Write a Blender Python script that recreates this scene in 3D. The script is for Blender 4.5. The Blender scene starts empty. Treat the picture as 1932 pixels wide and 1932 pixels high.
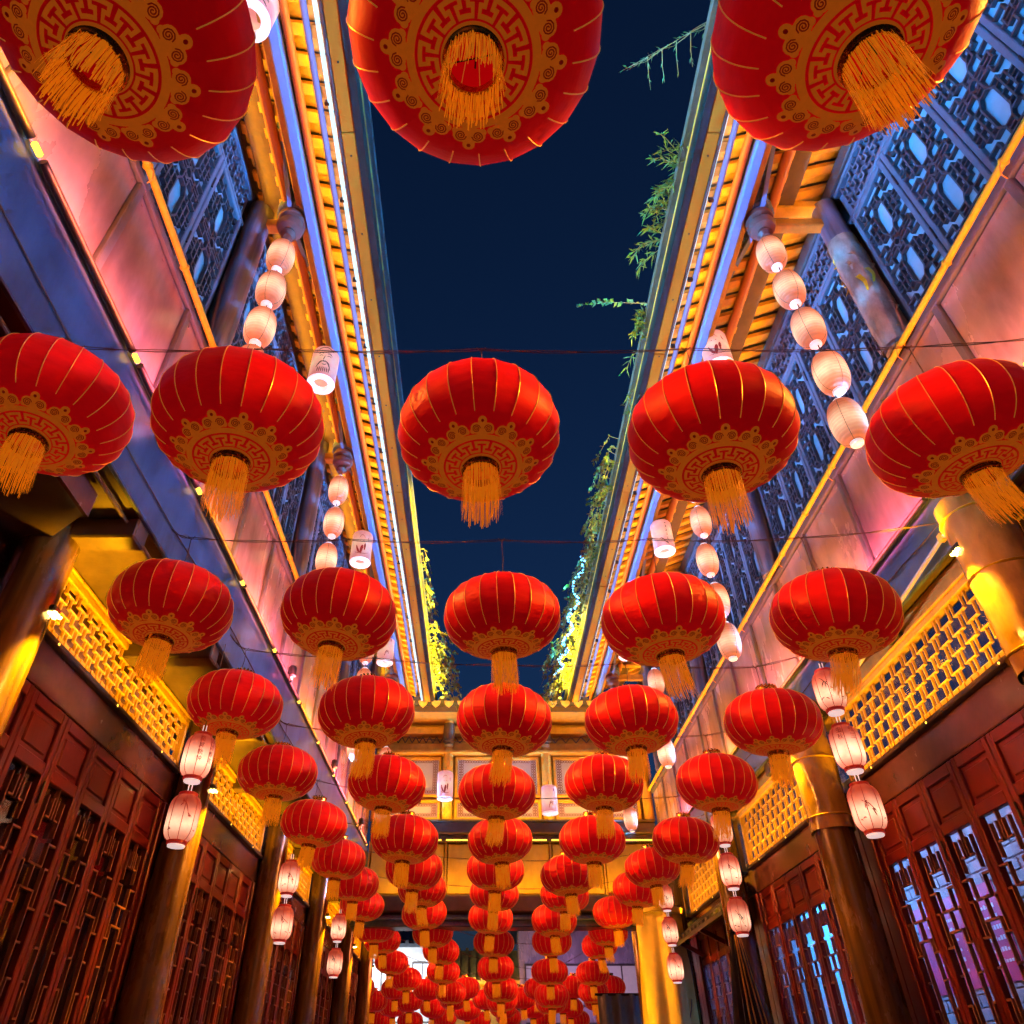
import bpy, bmesh, math, random
from mathutils import Vector, Matrix
random.seed(7)
R = math.radians
PI = math.pi
EYE = 1.6                      # camera height above the paving; geometry below is laid out relative to eye level
sc = bpy.context.scene
COL = sc.collection

# ------------------------------------------------------------------ camera
cam_d = bpy.data.cameras.new('camera'); cam = bpy.data.objects.new('camera', cam_d); COL.objects.link(cam)
cam.location = (0, 0, EYE); cam.rotation_euler = (R(90 + 38.557), 0, 0)
cam_d.sensor_width = 36; cam_d.lens = 36 * 1360 / 1932.0; cam_d.shift_x = 0.0300
cam_d.clip_start = 0.05; cam_d.clip_end = 500
sc.camera = cam
# ------------------------------------------------------------------ night sky
wd = bpy.data.worlds.new('World'); sc.world = wd; wd.use_nodes = True
wn = wd.node_tree.nodes; wl = wd.node_tree.links
bg = wn['Background']
sky = wn.new('ShaderNodeTexSky'); sky.sky_type = 'NISHITA'; sky.sun_disc = False
sky.sun_elevation = R(0.0); sky.sun_rotation = R(200); sky.ozone_density = 4.2; sky.air_density = 1.0
wl.new(sky.outputs[0], bg.inputs[0]); bg.inputs[1].default_value = 0.135
# ------------------------------------------------------------------ exposure
sc.view_settings.view_transform = 'Standard'; sc.view_settings.look = 'None'
sc.view_settings.exposure = 0.0; sc.view_settings.gamma = 1.0; sc.view_settings.use_curve_mapping = False
sc.cycles.use_denoising = True; sc.cycles.use_adaptive_sampling = True; sc.cycles.adaptive_threshold = 0.14; sc.cycles.adaptive_min_samples = 18
sc.cycles.max_bounces = 5; sc.cycles.diffuse_bounces = 2; sc.cycles.glossy_bounces = 2
sc.cycles.transparent_max_bounces = 10; sc.cycles.transmission_bounces = 6
sc.cycles.sample_clamp_indirect = 4.0; sc.cycles.caustics_reflective = False; sc.cycles.caustics_refractive = False
# light levels (W); lamps of the street, plus fills added for lantern tops and fascia
P_AMB, P_STRIP = 6, 38
P_LED, P_EAVE, P_WASH, P_FRIEZE, P_COL, P_ROOM, P_GATE, P_TOP = 400, 60, 56, 24, 420, 90, 78, 160

# ================================================================== materials
M = {}
def mat(name, col, rough=0.55, metal=0.0, var=0.25, vs=6.0, bump=0.0, bs=40.0, coat=0.0, emis=None, es=0.0, stretch=None, spec=0.5, sheen=0.0):
    m = bpy.data.materials.new(name); m.use_nodes = True
    n, l = m.node_tree.nodes, m.node_tree.links
    p = n['Principled BSDF']
    p.inputs['Roughness'].default_value = rough; p.inputs['Metallic'].default_value = metal
    p.inputs['Coat Weight'].default_value = coat; p.inputs['Coat Roughness'].default_value = 0.12
    p.inputs['Specular IOR Level'].default_value = spec; p.inputs['Sheen Weight'].default_value = sheen
    tc = n.new('ShaderNodeTexCoord'); oi = n.new('ShaderNodeObjectInfo')
    add = n.new('ShaderNodeVectorMath'); add.operation = 'ADD'
    mul = n.new('ShaderNodeVectorMath'); mul.operation = 'SCALE'; mul.inputs['Scale'].default_value = 1.0
    l.new(tc.outputs['Object'], add.inputs[0])
    l.new(oi.outputs['Location'], add.inputs[1])
    mp = n.new('ShaderNodeMapping'); l.new(add.outputs[0], mp.inputs[0])
    if stretch: mp.inputs['Scale'].default_value = stretch
    nz = n.new('ShaderNodeTexNoise'); nz.inputs['Scale'].default_value = vs; nz.inputs['Detail'].default_value = 6; nz.inputs['Roughness'].default_value = 0.62
    l.new(mp.outputs[0], nz.inputs['Vector'])
    mr = n.new('ShaderNodeMapRange'); mr.inputs[1].default_value = 0.28; mr.inputs[2].default_value = 0.72
    mr.inputs[3].default_value = 1 - var; mr.inputs[4].default_value = 1 + var * 0.6
    l.new(nz.outputs[0], mr.inputs[0])
    hs = n.new('ShaderNodeVectorMath'); hs.operation = 'SCALE'; hs.inputs[0].default_value = col
    l.new(mr.outputs[0], hs.inputs['Scale']); l.new(hs.outputs[0], p.inputs['Base Color'])
    rr = n.new('ShaderNodeMapRange'); rr.inputs[3].default_value = max(0.03, rough - 0.1); rr.inputs[4].default_value = min(1, rough + 0.14)
    l.new(nz.outputs[0], rr.inputs[0]); l.new(rr.outputs[0], p.inputs['Roughness'])
    if bump:
        b = n.new('ShaderNodeBump'); b.inputs['Strength'].default_value = bump; b.inputs['Distance'].default_value = 0.01
        nb = n.new('ShaderNodeTexNoise'); nb.inputs['Scale'].default_value = bs; nb.inputs['Detail'].default_value = 4
        l.new(mp.outputs[0], nb.inputs['Vector']); l.new(nb.outputs[0], b.inputs['Height']); l.new(b.outputs[0], p.inputs['Normal'])
    if emis:
        p.inputs['Emission Color'].default_value = (*emis, 1); p.inputs['Emission Strength'].default_value = es
    M[name] = m; return m
def emat(name, col, s):
    m = bpy.data.materials.new(name); m.use_nodes = True
    n, l = m.node_tree.nodes, m.node_tree.links; n.remove(n['Principled BSDF'])
    e = n.new('ShaderNodeEmission'); e.inputs[0].default_value = (*col, 1); e.inputs[1].default_value = s
    l.new(e.outputs[0], n['Material Output'].inputs[0]); M[name] = m; return m
def paper(name, col, lo, hi, zc, zr, base=(0.8, 0.6, 0.5), band=0.0):
    """lit paper / silk lantern skin: brightest level with the bulb inside, dimmer to the ends"""
    m = bpy.data.materials.new(name); m.use_nodes = True
    n, l = m.node_tree.nodes, m.node_tree.links; p = n['Principled BSDF']
    p.inputs['Base Color'].default_value = (*base, 1); p.inputs['Roughness'].default_value = 0.6
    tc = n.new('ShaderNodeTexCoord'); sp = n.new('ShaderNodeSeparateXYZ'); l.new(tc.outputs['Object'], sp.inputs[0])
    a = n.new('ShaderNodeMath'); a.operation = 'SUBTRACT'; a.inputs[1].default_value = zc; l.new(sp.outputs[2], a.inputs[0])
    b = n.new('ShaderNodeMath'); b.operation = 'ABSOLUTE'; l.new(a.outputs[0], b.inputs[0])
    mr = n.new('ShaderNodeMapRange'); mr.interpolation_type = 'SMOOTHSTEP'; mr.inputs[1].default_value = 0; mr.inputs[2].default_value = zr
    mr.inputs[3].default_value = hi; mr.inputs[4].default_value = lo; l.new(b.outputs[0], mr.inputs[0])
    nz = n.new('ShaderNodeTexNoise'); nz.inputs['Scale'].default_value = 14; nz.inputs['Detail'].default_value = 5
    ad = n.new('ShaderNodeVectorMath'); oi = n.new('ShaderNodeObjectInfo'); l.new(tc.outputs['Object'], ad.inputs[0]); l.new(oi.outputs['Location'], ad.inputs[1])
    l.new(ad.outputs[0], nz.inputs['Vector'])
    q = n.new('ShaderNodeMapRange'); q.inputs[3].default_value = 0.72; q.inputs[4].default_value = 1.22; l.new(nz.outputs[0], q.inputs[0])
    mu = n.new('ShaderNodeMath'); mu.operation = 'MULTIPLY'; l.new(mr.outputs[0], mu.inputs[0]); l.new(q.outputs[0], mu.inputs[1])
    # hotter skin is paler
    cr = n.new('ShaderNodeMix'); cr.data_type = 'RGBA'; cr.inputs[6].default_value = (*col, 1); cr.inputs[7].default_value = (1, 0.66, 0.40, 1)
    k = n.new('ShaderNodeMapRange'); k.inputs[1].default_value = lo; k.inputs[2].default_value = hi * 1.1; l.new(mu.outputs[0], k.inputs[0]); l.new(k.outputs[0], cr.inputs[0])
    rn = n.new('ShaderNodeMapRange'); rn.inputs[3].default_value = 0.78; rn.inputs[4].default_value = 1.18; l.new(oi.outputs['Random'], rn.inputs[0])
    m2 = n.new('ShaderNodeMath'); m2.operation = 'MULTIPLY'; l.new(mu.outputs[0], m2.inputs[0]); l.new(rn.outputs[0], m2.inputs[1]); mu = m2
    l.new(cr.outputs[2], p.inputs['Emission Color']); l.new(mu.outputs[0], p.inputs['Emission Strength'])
    if band:
        wv = n.new('ShaderNodeTexWave'); wv.bands_direction = 'Z'; wv.inputs['Scale'].default_value = band; l.new(tc.outputs['Object'], wv.inputs[0])
        bp = n.new('ShaderNodeBump'); bp.inputs['Strength'].default_value = 0.6; bp.inputs['Distance'].default_value = 0.004
        l.new(wv.outputs[0], bp.inputs['Height']); l.new(bp.outputs[0], p.inputs['Normal'])
        w2 = n.new('ShaderNodeMapRange'); w2.inputs[3].default_value = 0.9; w2.inputs[4].default_value = 1.04; l.new(wv.outputs[1], w2.inputs[0])
        mm = n.new('ShaderNodeMath'); mm.operation = 'MULTIPLY'; l.new(mu.outputs[0], mm.inputs[0]); l.new(w2.outputs[0], mm.inputs[1]); l.new(mm.outputs[0], p.inputs['Emission Strength'])
    M[name] = m; return m
def glass(name, tint, mixf=0.25):
    m = bpy.data.materials.new(name); m.use_nodes = True
    n, l = m.node_tree.nodes, m.node_tree.links; n.remove(n['Principled BSDF'])
    t = n.new('ShaderNodeBsdfTransparent'); t.inputs[0].default_value = (*tint, 1)
    g = n.new('ShaderNodeBsdfGlossy'); g.inputs['Roughness'].default_value = 0.06; g.inputs[0].default_value = (0.9, 0.9, 0.9, 1)
    fr = n.new('ShaderNodeLayerWeight'); fr.inputs[0].default_value = 0.5
    pw = n.new('ShaderNodeMath'); pw.operation = 'POWER'; pw.inputs[1].default_value = 4.0; l.new(fr.outputs['Facing'], pw.inputs[0])
    ad = n.new('ShaderNodeMath'); ad.operation = 'ADD'; ad.use_clamp = True; ad.inputs[1].default_value = mixf; l.new(pw.outputs[0], ad.inputs[0])
    mx = n.new('ShaderNodeMixShader'); l.new(ad.outputs[0], mx.inputs[0]); l.new(t.outputs[0], mx.inputs[1]); l.new(g.outputs[0], mx.inputs[2])
    l.new(mx.outputs[0], n['Material Output'].inputs[0]); M[name] = m; return m

mat('silk', (0.66, 0.010, 0.008), 0.42, var=0.16, vs=7, bump=0.35, bs=10, stretch=(1, 1, 3.0), spec=0.14, emis=(0.75, 0.002, 0.006), es=0.22)
mat('gold_wire', (0.85, 0.48, 0.10), 0.35, metal=0.5, var=0.1, emis=(1.0, 0.38, 0.04), es=0.16)  # slight glow added to brighten the wire, which is no lamp
mat('print_gold', (0.56, 0.17, 0.03), 0.5, var=0.18, vs=30, emis=(0.70, 0.13, 0.006), es=0.30)  # glow added to lift the print off the silk
mat('print_red', (0.26, 0.006, 0.006), 0.55, var=0.1, emis=(0.4, 0.0, 0.002), es=0.14)  # faint glow added to keep the scroll lines from going black
mat('brass', (0.72, 0.34, 0.05), 0.24, metal=0.9, var=0.3, vs=60)
mat('tassel', (0.80, 0.34, 0.03), 0.55, var=0.35, vs=60, emis=(0.95, 0.24, 0.004), es=0.36)  # glow added to brighten the fringe, which gives no light itself
mat('wire', (0.10, 0.06, 0.05), 0.6, var=0.4, vs=30)
mat('lacquer', (0.115, 0.006, 0.010), 0.34, var=0.3, vs=5, bump=0.08, bs=30, stretch=(1, 1, 0.25), coat=0.25)
mat('lacquer_dark', (0.12, 0.045, 0.04), 0.22, var=0.3, vs=4, bump=0.05, bs=14, coat=0.4)
mat('lattice_wood', (0.20, 0.075, 0.06), 0.38, var=0.3, vs=12, bump=0.1, bs=60)
mat('frieze_back', (0.10, 0.045, 0.015), 0.6, var=0.3)
mat('wood_tan', (0.48, 0.28, 0.04), 0.5, var=0.3, vs=10, bump=0.15, bs=50)
mat('wood_grey', (0.13, 0.15, 0.20), 0.42, var=0.3, vs=7, bump=0.12, bs=45, coat=0.15)
mat('wood_dark', (0.08, 0.055, 0.045), 0.45, var=0.4, vs=6, bump=0.12, bs=40)
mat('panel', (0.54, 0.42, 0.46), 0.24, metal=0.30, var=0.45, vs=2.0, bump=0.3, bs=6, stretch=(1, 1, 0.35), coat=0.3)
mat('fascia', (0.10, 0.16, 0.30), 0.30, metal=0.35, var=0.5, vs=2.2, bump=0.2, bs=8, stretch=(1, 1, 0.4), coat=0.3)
mat('fret', (0.055, 0.055, 0.07), 0.4, var=0.3, vs=12, bump=0.1, bs=60)
mat('frosted', (0.50, 0.48, 0.54), 0.16, var=0.2, vs=3, coat=0.4)
mat('column_paint', (0.12, 0.068, 0.012), 0.24, var=0.35, vs=5, bump=0.12, bs=30, stretch=(1, 1, 0.3), coat=0.3)
mat('upper_paint', (0.20, 0.22, 0.30), 0.3, var=0.35, vs=4, bump=0.12, bs=20, stretch=(1, 1, 0.2), coat=0.2)
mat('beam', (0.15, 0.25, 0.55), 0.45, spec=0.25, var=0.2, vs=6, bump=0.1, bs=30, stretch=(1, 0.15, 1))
mat('rafter', (0.55, 0.31, 0.05), 0.55, var=0.35, vs=8, bump=0.2, bs=40)
mat('clay', (0.60, 0.46, 0.16), 0.7, var=0.4, vs=9, bump=0.3, bs=50)
mat('purlin', (0.42, 0.15, 0.04), 0.45, var=0.3, vs=5, bump=0.1, bs=30, stretch=(1, 0.1, 1))
mat('eave_board', (0.50, 0.20, 0.015), 0.7, spec=0.08, var=0.3, vs=4, bump=0.1, bs=30, stretch=(1, 0.15, 1))
mat('gutter', (0.035, 0.026, 0.022), 0.7, spec=0.1, metal=0.0, var=0.4, vs=8)
mat('yellow_pipe', (0.85, 0.60, 0.02), 0.35, var=0.2, vs=20, emis=(0.8, 0.42, 0.02), es=0.0)
mat('black_metal', (0.025, 0.025, 0.03), 0.4, metal=0.3, var=0.4, vs=20)
mat('plaster', (0.50, 0.47, 0.44), 0.75, var=0.2, vs=4, bump=0.2, bs=30)
mat('yellow_plaster', (0.55, 0.36, 0.06), 0.6, var=0.25, vs=3, bump=0.2, bs=12)
mat('slate', (0.07, 0.075, 0.085), 0.55, var=0.4, vs=12, bump=0.3, bs=40)
mat('stone', (0.16, 0.15, 0.145), 0.6, var=0.35, vs=5, bump=0.3, bs=25)
mat('brick', (0.34, 0.34, 0.36), 0.7, var=0.3, vs=8, bump=0.3, bs=40)
mat('leaf', (0.13, 0.16, 0.02), 0.5, var=0.5, vs=7)
mat('leaf_cool', (0.06, 0.15, 0.08), 0.5, var=0.5, vs=7)
mat('bark', (0.20, 0.15, 0.09), 0.7, var=0.4, vs=20)
mat('navy_cloth', (0.018, 0.022, 0.035), 0.8, var=0.3, vs=6, bump=0.2, bs=12)
mat('canvas', (0.62, 0.46, 0.12), 0.7, var=0.2, vs=3, bump=0.3, bs=6)
mat('blue_cloth', (0.16, 0.22, 0.33), 0.7, var=0.3, vs=4, bump=0.3, bs=6)
mat('film', (0.48, 0.44, 0.36), 0.14, var=0.6, vs=7, bump=1.0, bs=11, coat=0.6, stretch=(1, 1, 0.5))
mat('film_amber_lit', (0.42, 0.25, 0.04), 0.2, var=0.5, vs=7, bump=0.6, bs=14, coat=0.5, stretch=(1, 1, 0.4))  # same plastic film, with the amber lamplight put into its colour
mat('red_trim', (0.45, 0.02, 0.02), 0.4, var=0.2, emis=(0.6, 0.02, 0.01), es=0.25)
mat('ink', (0.10, 0.012, 0.012), 0.6, var=0.2)
mat('ink_red', (0.42, 0.02, 0.015), 0.6, var=0.2, emis=(0.5, 0.02, 0.01), es=0.2)
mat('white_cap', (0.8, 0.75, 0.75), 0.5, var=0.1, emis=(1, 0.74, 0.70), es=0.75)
mat('poster', (0.75, 0.06, 0.16), 0.4, var=0.15, vs=2)
mat('poster_ink', (0.8, 0.75, 0.78), 0.5, var=0.05)
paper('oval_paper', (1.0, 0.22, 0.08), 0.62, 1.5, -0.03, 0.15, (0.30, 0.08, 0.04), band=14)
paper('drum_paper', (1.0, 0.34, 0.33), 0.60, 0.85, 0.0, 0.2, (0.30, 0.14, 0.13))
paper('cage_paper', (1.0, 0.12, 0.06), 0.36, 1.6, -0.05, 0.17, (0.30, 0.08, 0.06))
paper('window_paper', (0.9, 0.55, 0.58), 0.24, 0.28, 0, 3.0, (0.25, 0.24, 0.32))
glass('glass', (0.55, 0.5, 0.52), 0.10)
glass('glass_cool', (0.85, 0.9, 1.0), 0.05)
emat('led', (0.6, 0.85, 1.0), 1.5)
emat('led_blue', (0.12, 0.5, 1.0), 7.0)
emat('lamp_warm', (1.0, 0.62, 0.14), 26.0)
emat('amber_dot', (1.0, 0.50, 0.05), 3.5)
emat('room_lamp', (0.5, 0.75, 1.0), 4.0)
emat('shop_white', (0.75, 0.85, 1.0), 2.2)

def fade(name, lo, hi):
    n, l = M[name].node_tree.nodes, M[name].node_tree.links; p = n['Principled BSDF']; oi = n.new('ShaderNodeObjectInfo')
    mr = n.new('ShaderNodeMapRange'); mr.inputs[3].default_value = lo; mr.inputs[4].default_value = hi; l.new(oi.outputs['Random'], mr.inputs[0])
    src = p.inputs['Base Color'].links[0].from_socket; v = n.new('ShaderNodeVectorMath'); v.operation = 'SCALE'; l.new(src, v.inputs[0]); l.new(mr.outputs[0], v.inputs['Scale']); l.new(v.outputs[0], p.inputs['Base Color'])
    es = p.inputs['Emission Strength'].default_value; mu = n.new('ShaderNodeMath'); mu.operation = 'MULTIPLY'; mu.inputs[1].default_value = es; l.new(mr.outputs[0], mu.inputs[0]); l.new(mu.outputs[0], p.inputs['Emission Strength'])
def streaks(name, scale, dark, zs=0.05):
    """rain streaks and grime running down a board"""
    n, l = M[name].node_tree.nodes, M[name].node_tree.links; p = n['Principled BSDF']; tc = n.new('ShaderNodeTexCoord'); oi = n.new('ShaderNodeObjectInfo')
    ad = n.new('ShaderNodeVectorMath'); l.new(tc.outputs['Object'], ad.inputs[0]); l.new(oi.outputs['Location'], ad.inputs[1])
    mp = n.new('ShaderNodeMapping'); mp.inputs['Scale'].default_value = (1, 1, zs); l.new(ad.outputs[0], mp.inputs[0])
    nz = n.new('ShaderNodeTexNoise'); nz.inputs['Scale'].default_value = scale; nz.inputs['Detail'].default_value = 5; l.new(mp.outputs[0], nz.inputs['Vector'])
    mr = n.new('ShaderNodeMapRange'); mr.inputs[1].default_value = 0.42; mr.inputs[2].default_value = 0.62; mr.inputs[3].default_value = 1.05; mr.inputs[4].default_value = dark; l.new(nz.outputs[0], mr.inputs[0])
    src = p.inputs['Base Color'].links[0].from_socket; v = n.new('ShaderNodeVectorMath'); v.operation = 'SCALE'; l.new(src, v.inputs[0]); l.new(mr.outputs[0], v.inputs['Scale']); l.new(v.outputs[0], p.inputs['Base Color'])
streaks('panel', 5, 0.82, 0.35); streaks('fascia', 5, 0.78, 0.4); streaks('column_paint', 20, 0.5, 0.04); streaks('upper_paint', 20, 0.55, 0.04); streaks('yellow_plaster', 4, 0.8, 0.4)
fade('silk', 0.78, 1.12);  fade('parapet', 0.8, 1.1) if 'parapet' in M else None
for m_ in M.values(): m_.cycles.emission_sampling = 'NONE'       # render speed: glowing skins are found by bounced rays, lamps are sampled directly

# ================================================================== mesh helpers
from mathutils import noise
def crumple(pr, amp, n=56):
    m = MB().lathe(pr, n, caps=False); off = random.uniform(0, 50)
    for i, (x, y, z) in enumerate(m.v):
        q = Vector((x * 9 + off, y * 9, z * 4 + x * 6)); f = 1 + amp / .15 * (noise.noise(q) + .7 * abs(noise.noise(q * 2.7)) - .2)
        m.v[i] = (x * f, y * f, z)
    return m
class MB:
    def __init__(s): s.v = []; s.f = []
    def add(s, vs, fs):
        o = len(s.v); s.v += [tuple(v) for v in vs]; s.f += [tuple(i + o for i in f) for f in fs]; return s
    def box(s, x0, x1, y0, y1, z0, z1, ch=0.0):
        if x0 > x1: x0, x1 = x1, x0
        if y0 > y1: y0, y1 = y1, y0
        if z0 > z1: z0, z1 = z1, z0
        if ch <= 0:
            return s.add([(x0,y0,z0),(x1,y0,z0),(x1,y1,z0),(x0,y1,z0),(x0,y0,z1),(x1,y0,z1),(x1,y1,z1),(x0,y1,z1)],
                         [(0,3,2,1),(4,5,6,7),(0,1,5,4),(1,2,6,5),(2,3,7,6),(3,0,4,7)])
        c = min(ch, (x1-x0)*0.45, (y1-y0)*0.45, (z1-z0)*0.45)
        bm = bmesh.new(); bmesh.ops.create_cube(bm, size=1)
        for v in bm.verts: v.co = ((x0+x1)/2 + v.co.x*(x1-x0), (y0+y1)/2 + v.co.y*(y1-y0), (z0+z1)/2 + v.co.z*(z1-z0))
        bmesh.ops.bevel(bm, geom=bm.edges[:], offset=c, segments=1, affect='EDGES')
        bm.verts.index_update()
        s.add([v.co[:] for v in bm.verts], [[v.index for v in f.verts] for f in bm.faces]); bm.free(); return s
    def bar(s, p, q, w, h, up=(0, 0, 1)):
        p = Vector(p); q = Vector(q); d = (q - p).normalized(); up = Vector(up)
        a = d.cross(up)
        if a.length < 1e-5: a = d.cross(Vector((1, 0, 0)))
        a.normalize(); b = a.cross(d).normalized(); a *= w/2; b *= h/2
        vs = [p-a-b, p+a-b, p+a+b, p-a+b, q-a-b, q+a-b, q+a+b, q-a+b]
        return s.add(vs, [(0,3,2,1),(4,5,6,7),(0,1,5,4),(1,2,6,5),(2,3,7,6),(3,0,4,7)])
    def tube(s, pts, r, n=6, cap=True, r1=None):
        pts = [Vector(p) for p in pts]; o = len(s.v); N = len(pts); ref = None
        for i, p in enumerate(pts):
            d = (pts[min(i+1, N-1)] - pts[max(i-1, 0)]).normalized()
            if ref is None: ref = d.cross(Vector((0, 0, 1))) if abs(d.z) < 0.9 else d.cross(Vector((1, 0, 0)))
            a = (ref - d * ref.dot(d)).normalized(); ref = a; b = d.cross(a)
            rr = r if r1 is None else r + (r1 - r) * i / (N - 1)
            for k in range(n):
                t = 2 * PI * k / n; s.v.append(tuple(p + a * (rr * math.cos(t)) + b * (rr * math.sin(t))))
        for i in range(N - 1):
            for k in range(n):
                s.f.append((o+i*n+k, o+i*n+(k+1) % n, o+(i+1)*n+(k+1) % n, o+(i+1)*n+k))
        if cap: s.f.append(tuple(o + k for k in range(n))[::-1]); s.f.append(tuple(o + (N-1)*n + k for k in range(n)))
        return s
    def lathe(s, prof, n=24, c=(0, 0, 0), caps=True):
        o = len(s.v)
        for r, z in prof:
            for k in range(n):
                t = 2*PI*k/n; s.v.append((c[0] + r*math.cos(t), c[1] + r*math.sin(t), c[2] + z))
        for i in range(len(prof) - 1):
            for k in range(n): s.f.append((o+i*n+k, o+i*n+(k+1) % n, o+(i+1)*n+(k+1) % n, o+(i+1)*n+k))
        if caps:
            s.f.append(tuple(o + k for k in range(n))[::-1]); s.f.append(tuple(o + (len(prof)-1)*n + k for k in range(n)))
        return s
    def prism(s, pts, axis, a0, a1):
        """polygon in the plane across 'axis' pulled from a0 to a1"""
        def P(u, v, a): return {'x': (a, u, v), 'y': (u, a, v), 'z': (u, v, a)}[axis]
        n = len(pts); vs = [P(u, v, a0) for u, v in pts] + [P(u, v, a1) for u, v in pts]
        return s.add(vs, [tuple(range(n))[::-1], tuple(range(n, 2*n))] + [(i, (i+1) % n, n+(i+1) % n, n+i) for i in range(n)])
    def mesh(s, name, m, smooth=False):
        me = bpy.data.meshes.new(name); me.from_pydata(s.v, [], s.f); me.update()
        if m: me.materials.append(M[m])
        if smooth:
            me.polygons.foreach_set('use_smooth', [True] * len(me.polygons))
            if smooth != 'all': me.set_sharp_from_angle(angle=R(40))
        return me
    def build(s, name, m, parent=None, smooth=False, loc=(0, 0, 0)):
        return obj(name, s.mesh(name, m, smooth), parent, loc)
def obj(name, me, parent=None, loc=(0, 0, 0), rot=(0, 0, 0)):
    o = bpy.data.objects.new(name, me); COL.objects.link(o); o.parent = parent; o.location = loc; o.rotation_euler = rot; return o
def thing(name, label, cat, loc=(0, 0, 0), rot=(0, 0, 0), group=None):
    o = obj(name, None, None, loc, rot); o.empty_display_size = 0.1; return tag(o, label, cat, group)
def tag(o, label, cat, group=None):
    o['label'] = label; o['category'] = cat
    if group: o['group'] = group
    return o
def struct(o): o['kind'] = 'structure'; return o
def area(name, loc, direction, sx, sy, col, power, parent=None, roll_y=True, spread=180):
    d = bpy.data.lights.new(name, 'AREA'); d.shape = 'RECTANGLE'; d.size = sx; d.size_y = sy; d.color = col; d.energy = power; d.spread = R(spread)
    o = bpy.data.objects.new(name, d); COL.objects.link(o); o.location = loc; o.parent = parent
    z = -Vector(direction).normalized()
    x = Vector((0, 1, 0)) if roll_y else Vector((1, 0, 0))           # long side of the lamp
    x = (x - z * x.dot(z)).normalized(); y = z.cross(x)
    o.rotation_euler = Matrix((x, y, z)).transposed().to_euler(); return o
def spot(name, loc, direction, col, power, ang=70, blend=0.6, rad=0.02, parent=None):
    d = bpy.data.lights.new(name, 'SPOT'); d.color = col; d.energy = power; d.spot_size = R(ang); d.spot_blend = blend; d.shadow_soft_size = rad
    o = bpy.data.objects.new(name, d); COL.objects.link(o); o.location = loc; o.parent = parent
    o.rotation_euler = Vector(direction).to_track_quat('-Z', 'Y').to_euler(); return o

AMBER = (1.0, 0.42, 0.004); ORANGE = (1.0, 0.18, 0.13); BLUE = (0.01, 0.36, 1.0); PINK = (1.0, 0.33, 0.30); WARMPINK = (1.0, 0.34, 0.16)

# ================================================================== ground
g = MB().box(-30, 30, -25, 60, -1.9, -1.604).build('ground', 'stone'); struct(g)
slab = MB().box(-0.395, 0.395, -0.295, 0.295, -0.02, 0.006, 0.006).mesh('paving_slab', 'stone')
for i in range(7):
    for j in range(24):
        x = -2.2 + i * 0.8 + (0.0 if j % 2 else 0.4)
        if x < 2.6: obj('paving_slab', slab, g, (x, 0.3 + j * 0.6, -1.6), (0, 0, random.uniform(-.004, .004)))

# ================================================================== houses along the street
BAY = 2.82; Y0 = 3.2
def colY(k): return Y0 + BAY * k
DOORS = 6
FN = 15
def seg_bars(mb, segs, S, a0, b0, aw, bh, t, x0, x1):
    """lattice bars given in unit coordinates (a along the street, b up)"""
    for (u0, v0, u1, v1) in segs:
        p = Vector(((x0 + x1) / 2, a0 + u0 * aw, b0 + v0 * bh)); q = Vector(((x0 + x1) / 2, a0 + u1 * aw, b0 + v1 * bh))
        d = (q - p).normalized() * t * 0.5
        mb_bar_x(mb, p - d, q + d, abs(x1 - x0) * random.uniform(0.94, 1.0), t)
def mb_bar_x(mb, p, q, depth, t):
    d = (q - p).normalized(); n = Vector((0, -d.z, d.y)) * t / 2; x = Vector((depth / 2, 0, 0))
    vs = [p-n-x, p+n-x, p+n+x, p-n+x, q-n-x, q+n-x, q+n+x, q-n+x]
    mb.add(vs, [(0,1,2,3),(4,7,6,5),(0,4,5,1),(1,5,6,2),(2,6,7,3),(3,7,4,0)])
def rect(u0, v0, u1, v1): return [(u0,v0,u1,v0),(u1,v0,u1,v1),(u1,v1,u0,v1),(u0,v1,u0,v0)]
def mirror_a(segs): return segs + [(1-a, b, 1-c, d) for a, b, c, d in segs]
# upper shutters: two cut-cornered panes in a stepped fret
SH = []
for cy in (0.27, 0.73):
    o8 = [(.42,cy-.135),(.58,cy-.135),(.66,cy-.085),(.66,cy+.085),(.58,cy+.135),(.42,cy+.135),(.34,cy+.085),(.34,cy-.085)]
    SH += [(*o8[i], *o8[(i+1) % 8]) for i in range(8)]
    SH += mirror_a([(0,cy,.34,cy),(.12,cy-.07,.12,cy+.07),(.23,cy-.11,.23,cy+.11),(.12,cy-.07,.34,cy-.07),(.12,cy+.07,.34,cy+.07),(.23,cy-.11,.36,cy-.11),(.23,cy+.11,.36,cy+.11),(.0,cy-.035,.12,cy-.035),(.0,cy+.035,.12,cy+.035),(0,cy-.14,.2,cy-.14),(0,cy+.14,.2,cy+.14),
                    (.2,cy-.14,.2,cy-.2),(.2,cy+.14,.2,cy+.2),(.42,cy-.135,.42,cy-.2),(.42,cy+.135,.42,cy+.2)])
    SH += [(.42,cy-.17,.58,cy-.17),(.42,cy+.17,.58,cy+.17)]
    SH += mirror_a([(.08,cy-.2,.5,cy-.2),(.08,cy+.2,.5,cy+.2),(.08,cy-.2,.08,cy-.245),(.08,cy+.2,.08,cy+.245),(.27,cy-.2,.27,cy-.25),(.27,cy+.2,.27,cy+.25)])
SH += [(.5,.45,.6,.5),(.6,.5,.5,.55),(.5,.55,.4,.5),(.4,.5,.5,.45),(0,.5,.4,.5),(.6,.5,1,.5)]
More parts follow.
